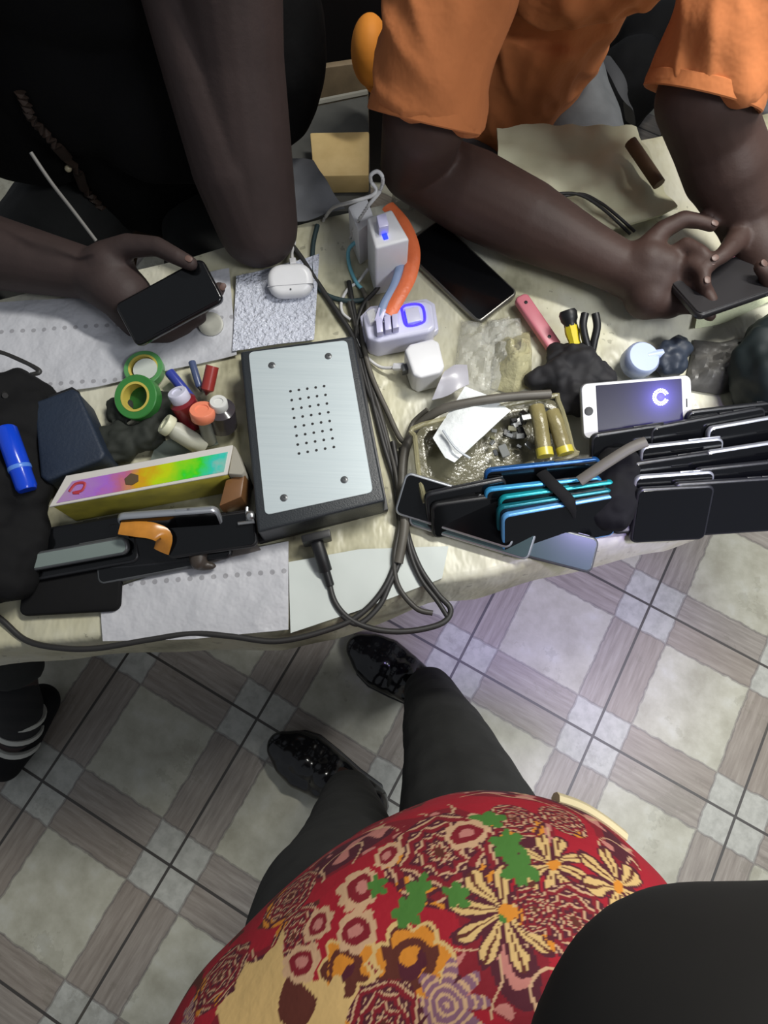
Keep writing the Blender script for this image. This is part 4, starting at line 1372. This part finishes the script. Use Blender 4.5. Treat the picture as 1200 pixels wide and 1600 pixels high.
def sock_mat():
    k = NT('black_sock_with_white_bands')
    sx = k.n('ShaderNodeSeparateXYZ')
    k.link(k.obj(), sx.inputs[0])
    k.link(k.mix(k.math('GREATER_THAN', k.math('FRACT', k.math('MULTIPLY', sx.outputs[1], 40.)), .5), lin((26, 26, 28)), lin((30, 30, 31))), k.b.inputs['Base Color'])
    k.b.inputs['Roughness'].default_value = .9
    return k.m


d1 = (toe1 - a1).normalized()
mk('sock', blend(limb([(a1 + V((.0, .04, .04)), .046), (a1, .046), (a1.lerp(toe1, .35) + V((0, 0, -.022)), .042)]), .004, 3), sock_mat(), bmn)
for t in (.10, .34, .58):
    pc_ = a1.lerp(toe1, t) + V((0, 0, -.012 - .02 * t))
    tag(mk('sock_band', lathe([(.040, -.006), (.0475 - .004 * t, -.006), (.049 - .004 * t, -.003), (.049 - .004 * t, .003), (.0475 - .004 * t, .006), (.040, .006), (.040, -.006)], pc_, d1, 28), M('white_sock_band', (190, 190, 182), .9), bmn), 'white band on the sock')
mk('shoe', blend(limb([(a1 + V((0, .01, -.085)), .040), (a1.lerp(toe1, .6) + V((0, 0, -.03)), .043), (toe1 + V((0, -.0, 0)), .034)]), .004, 3), black_matt, bmn)
mk('shoe', blend(limb([(a2 + V((0, .03, -.055)), .042), (a2 + V((0, -.12, -.066)), .034)]), .004, 3), black_matt, bmn)
# strap hanging on the shirt
st = thing('lanyard', 'brown strap with a pale bead hanging down the black shirt', 'strap', at(110, 260, .80))
mk('strap', tube([on(shirt2, x_, y_, .006, .8) for x_, y_ in ((35, 140), (44, 160), (52, 180), (75, 205), (90, 222), (104, 240), (120, 265), (135, 290), (148, 305), (162, 322))], .008, 8, 4, (1, .55)), M('brown_strap', (66, 50, 40), .7, var=.4), st)
mk('bead', ball(on(shirt2, 103, 256, .008, .848), .005), M('pale_bead', (190, 180, 150), .3), st)
cable([(48, 238, .90), (80, 285, .875), (115, 330, .845), (150, 376, .815)], .0022, M('grey_cord', (120, 118, 114), .5), 'thin grey cord hanging in front of the black shirt', name='cord', cat='cord')
c = at(266, 474, .772)
phone(c, at(340, 432, .785) - at(205, 505, .765), V((.1, -.25, 1)), .128, .062, .011, M('glossy_black_shell', (18, 18, 20), .15), 'black phone held in the hand of the black-shirted man', bump_at=None)

# --- the person taking the picture: flowered top, dark trousers, black shoes
ph = thing('person', 'standing person in a red flowered top, charcoal trousers and shiny black shoes', 'person', at(640, 1250, 0))
hR, hL = V((.12, -.22, .86)), V((-.035, -.26, .86))
kR, kL = at(708, 1190, .47), at(545, 1335, .47)
aR, aL = at(668, 1078, .10), at(545, 1240, .10)
tors3 = [(V((.05, -.27, .88)), (.15, .11, .13)), (V((.05, -.27, 1.02)), (.135, .10, .12)), (V((.05, -.30, 1.18)), (.10, .07, .13)), (V((.05, -.32, 1.34)), (.115, .065, .09))]
hc3 = V((.04, -.36, 1.62))
body = [ball(p, r, 4) for p, r in tors3]
body += limb([(V((.05, -.30, 1.42)), .06), (V((.04, -.33, 1.55)), .055)]) + head_parts(hc3, (0, -.0 + 1, -.8))
shR, shL = V((.21, -.32, 1.36)), V((-.11, -.32, 1.36))
elR, elL = at(1180, 1798, 1.28), V((-.30, -.48, 1.10))
wrR, wrL = at(1180, 1798, 1.28) + V((.25, .02, .0)), V((-.30, -.46, .84))
for s_, e_, w_, sg in ((shR, elR, wrR, 1), (shL, elL, wrL, -1)):
    body += limb([(s_, .062), (s_.lerp(e_, .5), .050), (e_, .042), (e_.lerp(w_, .35), .042), (w_, .030)])
    d = (w_ - e_).normalized()
    sd_ = d.orthogonal().normalized()
    pm = w_ + d * .06
    body += limb([(w_, .030), (pm, .036)])
    for k in range(4):
        o_ = sd_ * (.026 - .017 * k)
        L4 = (.07, .078, .072, .058)[k]
        body += limb([(pm + o_, .012), (pm + o_ + d * L4 * .6, .0098), (pm + o_ + d * L4 + d.cross(sd_) * .012, .0088)])
    body += limb([(w_ + d * .025 + sd_ * .03, .016), (w_ + d * .06 + sd_ * .055, .0115), (w_ + d * .085 + sd_ * .058, .0098)])
legs_p = [[(hR, .082), (hR.lerp(kR, .5), .080), (kR, .060), (kR.lerp(aR, .4), .054), (aR, .038)], [(hL, .086), (hL.lerp(kL, .5), .088), (kL, .060), (kL.lerp(aL, .4), .054), (aL, .038)]]
tR, tL = at(577, 1022, .035), at(458, 1178, .035)
for l in legs_p:
    body += limb(l)
for a, t_ in ((aR, tR), (aL, tL)):
    fl_ = V((a.x, a.y, .05))
    body += limb([(a, .038), (fl_, .036), (fl_.lerp(t_, .6), .032), (t_, .024)])
mk('body', blend(body, .004, 5), skinR, ph)
eyes(hc3, (0, 1, -.8), ph)
hair(hc3, (0, 1, -.8), ph)
tr = []
for l in legs_p:
    tr += limb([(p, r + g) for (p, r), g in zip(l[:-1], (.006, .010, .014, .012))] + [(l[-1][0] + V((0, 0, .03)), .050)], 0, True)
tr += [ball(V((.05, -.26, .88)), (.165, .12, .12), 4)]
mk('trousers', blend(tr, .005, 5, lambda p: .003 * nz(p, 22)), dark_trouser, ph)
gloss_shoe = M('shiny_black_leather', (22, 22, 24), .16, var=.2)
for a, t_ in ((aR, tR), (aL, tL)):
    g_ = V((a.x, a.y, .045))
    d = (t_ - g_)
    d.z = 0
    d.normalize()
    side = V((-d.y, d.x, 0))
    so = []
    sp_ = [(-.055, .036, .05), (0, .040, .05), (.06, .050, .048), (.11, .056, .042), (.145, .048, .036), (.168, .032, .030)]
    up_ = []
    for (u_, w_, h_) in sp_:
        up_ += [ball(g_ + d * u_ + V((0, 0, h_ - .038)), (.034, .034, h_ * .8))]
        for k in (-1, 1):
            up_ += [ball(g_ + d * u_ + side * k * (w_ - .022) + V((0, 0, h_ * .6 - .032)), (.024, .024, h_ * .62))]
    for (A_, B_) in zip(sp_, sp_[1:]):
        for k in (-1, 0, 1):
            up_ += [cone(g_ + d * A_[0] + side * k * (A_[1] - .022) + V((0, 0, -.012)), g_ + d * B_[0] + side * k * (B_[1] - .022) + V((0, 0, -.012)), .024, .024)]
    s1 = mk('shoe', blend(up_, .004, 22), gloss_shoe, ph)
    ou = []
    for (u_, w_, h_) in sp_:
        ou.append(g_ + d * u_ + side * (w_ + .004))
    ou.append(g_ + d * .203)
    for (u_, w_, h_) in sp_[::-1]:
        ou.append(g_ + d * u_ - side * (w_ + .004))
    ou.append(g_ - d * .093)
    mk('sole', prism(ou, .001, .014, .003), black_plastic, s1)

# flowered top: rings of the torso, the widest one about the waist
OUTL = [(215, 1680), (262, 1600), (310, 1515), (400, 1430), (510, 1335), (600, 1285), (680, 1250), (760, 1238), (850, 1246), (930, 1280), (1000, 1335), (1040, 1382), (1075, 1460)]
zw = 1.0
ow = [at(x, y, zw) for x, y in OUTL]
cxy = V((.06, -.26, 0))
full = [V((p.x, p.y, 0)) for p in ow]
# close behind with an arc
a0 = math.atan2(full[-1].y - cxy.y, full[-1].x - cxy.x)
a1_ = math.atan2(full[0].y - cxy.y, full[0].x - cxy.x)
r0, r1 = (full[-1] - cxy).length, (full[0] - cxy).length
if a1_ > a0:
    a1_ -= 2 * PI
for k in range(1, 8):
    t = k / 8
    a_ = a0 + (a1_ - a0) * t
    rr = r0 + (r1 - r0) * t
    rr = rr * (1 - .12 * math.sin(PI * t))
    full.append(cxy + V((math.cos(a_), math.sin(a_), 0)) * rr)
cl = cr([tuple(p) for p in full] + [tuple(full[0])], 24)[:-1]
# even angular sampling
ang = sorted((math.atan2(p[1] - cxy.y, p[0] - cxy.x), (V(p) - cxy).length) for p in cl)


def rad(a):
    a = (a + PI) % (2 * PI) - PI
    for i in range(len(ang)):
        if ang[i][0] >= a:
            x0, x1 = ang[i - 1], ang[i]
            a0_ = x0[0] - (2 * PI if i == 0 else 0)
            f = (a - a0_) / max(1e-6, x1[0] - a0_)
            return x0[1] + (x1[1] - x0[1]) * f
    x0, x1 = ang[-1], ang[0]
    f = (a - x0[0]) / max(1e-6, x1[0] + 2 * PI - x0[0])
    return x0[1] + (x1[1] - x0[1]) * f


prof = [(.66, .76), (.72, .80), (.80, .845), (.90, .92), (.96, .975), (1.0, 1.0), (1.03, .97), (1.06, .90), (1.09, .79), (1.12, .68), (1.16, .60), (1.24, .60), (1.32, .68), (1.40, .64), (1.44, .42)]
zz0 = cr(prof, 60)
zz = [q for i, q in enumerate(zz0) if (.97 < q[0] < 1.22) or i % 12 == 0 or i == len(zz0) - 1]
ANG = [-.5 + 4.1 * k / 520 for k in range(521)] + [3.6 + (2 * PI - 4.1) * k / 60 for k in range(1, 60)]
NR = len(ANG)
RA = [rad(a_) for a_ in ANG]
b = bm_()
rings = []
for (z, s_) in zz:
    ring = []
    for k in range(NR):
        a_ = ANG[k]
        r = RA[k] * s_
        p = cxy + V((math.cos(a_) * r, math.sin(a_) * r - max(0, z - 1.05) * .12, z))
        wob = .004 * nz(p, 14) * (1 if z > .9 else 1.5)
        p += V((math.cos(a_), math.sin(a_), 0)) * wob
        ring.append(b.verts.new(p))
    rings.append(ring)
for A, Bq in zip(rings, rings[1:]):
    for k in range(NR):
        b.faces.new((A[k], A[(k + 1) % NR], Bq[(k + 1) % NR], Bq[k]))

FM = NT('red_flowered_cotton')
va = FM.n('ShaderNodeVertexColor', layer_name='print')
FM.link(va.outputs[0], FM.b.inputs['Base Color'])
FM.b.inputs['Roughness'].default_value = .85
FM.bump(FM.noise(FM.obj(), 30, 4), .25, .01)
top = mk('flowered_top', b, FM.m, ph, angle=80)
# printed pattern, in the cloth's own (around, up) coordinates measured in metres
RED, DRED, MAR, CREAM, PINK, GREEN, YEL, PURP, BROWN, BEIGE = [lin(c) for c in ((156, 12, 34), (122, 14, 30), (76, 18, 34), (196, 158, 122), (184, 118, 108), (66, 116, 44), (206, 130, 36), (128, 88, 108), (88, 36, 24), (206, 172, 112))]
me = top.data
ca = me.color_attributes.new('print', 'FLOAT_COLOR', 'POINT')


def cloth_at(px, py):
    """cloth coordinates of the spot on the top seen at a pixel (ray against the built surface)"""
    d = (FW + RT * ((px - 600) / F) - UP * ((py - 800) / F)).normalized()
    ok, loc, nrm_, idx = top.ray_cast(CAM - V(WL[top.name]), d)
    return loc if ok else None


bpy.context.view_layer.update()
FL = []


def flower(px, py, R, n, kind, rot=0.):
    p = cloth_at(px, py)
    if p is None:
        return
    p = p.copy()
    ok, loc, nrm_, idx = top.closest_point_on_mesh(p)
    e1 = nrm_.cross(V((0, 1, .2))).normalized()
    e2 = nrm_.cross(e1).normalized()
    FL.append((p, e1, e2, R, n, kind, rot))


flower(690, 1330, .034, 9, 'mum', .3)
flower(605, 1335, .011, 8, 'ring')
flower(785, 1430, .030, 9, 'star', .2)
flower(640, 1505, .023, 7, 'yellow')
flower(540, 1510, .018, 7, 'yellow', .4)
flower(868, 1350, .021, 8, 'star', .6)
flower(800, 1280, .018, 8, 'mum', .9)
flower(880, 1280, .016, 8, 'mum', .4)
flower(560, 1390, .014, 9, 'ring', .4)
flower(455, 1400, .022, 8, 'mum', .1)
flower(460, 1460, .018, 7, 'mum', .8)
flower(965, 1385, .026, 7, 'star', 1.2)
flower(900, 1440, .022, 9, 'mum', 1.2)
flower(700, 1570, .020, 8, 'leafp', .3)
flower(760, 1280, .010, 5, 'green')
flower(795, 1320, .012, 6, 'green', .4)
flower(810, 1358, .012, 5, 'green', .9)
flower(590, 1385, .008, 5, 'green', .9)
flower(655, 1390, .009, 5, 'green', .1)
flower(715, 1395, .008, 5, 'green', .1)
flower(410, 1585, .036, 9, 'beige', .3)
flower(500, 1620, .028, 9, 'beige', .8)
flower(300, 1580, .012, 7, 'leafp', .3)
flower(500, 1440, .010, 7, 'ring', .3)
flower(600, 1600, .020, 7, 'mum', .3)
flower(345, 1525, .020, 7, 'mum', .8)
flower(470, 1505, .012, 7, 'ring', .8)
flower(560, 1450, .012, 8, 'ring', .2)
flower(830, 1420, .012, 8, 'mum', .2)
flower(730, 1300, .012, 8, 'ring', .2)
flower(640, 1420, .010, 6, 'green', .5)
data = []
for v in me.vertices:
    p = v.co
    n1 = nz(p, 22, 2)
    n2 = nz(p, 90, 5)
    c = RED
    if n1 > .22:
        c = MAR
    elif n1 > .08:
        c = DRED
    if n1 > .10 and n2 > .30:
        c = PINK
    if n1 < -.34 and n2 > .25:
        c = BROWN
    if abs(nz(p, 45, 8)) < .035 and n1 > 0.02:
        c = CREAM
    wv = V((nz(p, 55, 1), nz(p, 55, 11), 0)) * .0042 + V((nz(p, 130, 3), nz(p, 130, 7), 0)) * .0016
    for (q, e1, e2, R, n, kind, rot) in FL:
        dv = p - q
        dv = dv + wv
        if dv.length > R * 1.35:
            continue
        x, y = dv.dot(e1), dv.dot(e2)
        r = math.hypot(x, y) / R
        th = math.atan2(y, x) + rot
        pet = abs(math.cos(n * th / 2))
        if kind == 'mum':
            if r < 1:
                ph_ = (r * 4.2 + .5 * abs(math.cos(n * th / 2 + (int(r * 4.2) % 2) * PI / 2))) % 1
                c = CREAM if ph_ < .22 else (MAR if ph_ < .55 else DRED)
                if r > .7 and n2 > .1 and y > 0:
                    c = YEL if ph_ < .5 else MAR
                if r < .12:
                    c = BROWN
        elif kind == 'star':
            lim = .34 + .62 * pet ** .9 + .06 * n2
            if r < lim + .10 and r < 1.05:
                c = MAR
            if r < lim and r > .16:
                c = BEIGE if pet > .62 else MAR
            if pet > .985 and r < lim:
                c = BROWN
            if r <= .16:
                c = YEL if n2 > 0 else GREEN
        elif kind == 'ring':
            if r < .8 + .2 * pet:
                c = DRED
                if r > .6:
                    c = CREAM
                if r < .3:
                    c = PINK
        elif kind == 'yellow':
            lim = .75 + .25 * pet
            if r < lim:
                c = YEL if r > .55 and n2 > -.25 else BROWN
                if r > lim - .12:
                    c = BEIGE
                if r < .35:
                    c = YEL if n2 > .0 else MAR
        elif kind == 'green':
            if r < .55 + .45 * pet:
                c = GREEN
        elif kind == 'beige':
            if r < .8 + .2 * pet + .2 * n2:
                c = BEIGE
                if nz(p, 40, 3) > .28:
                    c = BROWN
        elif kind == 'leafp':
            if r < .5 + .5 * pet:
                c = PURP if (r * 5) % 1 > .4 else CREAM
    data.extend(c)
ca.data.foreach_set('color', data)
mk('cream_lining', tube([at(*p) for p in ((868, 1249, .995), (905, 1262, .993), (940, 1283, .99), (972, 1308, .988))], .005, 8, 6, (1, 1.6)), M('cream_lining_cloth', (214, 200, 160), .8), top)
# dark sleeve of the picture taker's right arm
sl = limb([(shR, .066), (shR.lerp(elR, .5), .063), (elR, .0605), (elR.lerp(wrR, .4), .058), (wrR, .045)], 0, True)
mk('sleeve', blend(sl, .006, 6, lambda p: .004 * nz(p, 18)), M('black_brown_wool', (26, 24, 22), .95, var=.3), ph)
sl = limb([(shL, .085), (shL.lerp(elL, .5), .075), (elL, .068), (wrL, .05)], 0, True)
mk('sleeve', blend(sl, .006, 6), M('black_brown_wool', (26, 24, 22), .95), ph)

# ------------------------------------------------------------------ light
def area(name, loc, aim, size, power, col, spread=180):
    l = bpy.data.lights.new(name, 'AREA')
    l.shape = 'RECTANGLE'
    l.size, l.size_y = size
    l.energy = power
    l.spread = math.radians(spread)
    l.color = col
    o = bpy.data.objects.new(name, l)
    COL.objects.link(o)
    o.location = loc
    o.rotation_euler = (V(aim) - V(loc)).to_track_quat('-Z', 'Y').to_euler()
    return o


area('ceiling_lamp', (.80, .95, 2.5), (.45, .25, .4), (.9, .12), 18.5, (1, .98, .92), 130)
area('front_lamp', (1.2, -.42, 2.4), (.78, .25, .4), (.7, .3), 6.3, (.95, .97, 1), 85)
sp = bpy.data.lights.new('violet_spot_light', 'SPOT')  # added spot for the violet pool on the floor, its source unseen
sp.energy = 100
sp.color = (.52, .43, 1)
sp.spot_size = math.radians(23)
sp.spot_blend = 1
sp.shadow_soft_size = .06
so = bpy.data.objects.new('violet_spot_light', sp)
COL.objects.link(so)
so.location = (.55, -.1, 2.3)
so.rotation_euler = (at(860, 980, 0) - V(so.location)).to_track_quat('-Z', 'Y').to_euler()
w = bpy.data.worlds.new('room_air')
S.world = w
w.use_nodes = True
w.node_tree.nodes['Background'].inputs[0].default_value = (.62, .66, .72, 1)
w.node_tree.nodes['Background'].inputs[1].default_value = .28
S.view_settings.view_transform = 'Standard'
S.view_settings.look = 'None'
S.view_settings.gamma = 1
S.view_settings.exposure = .25
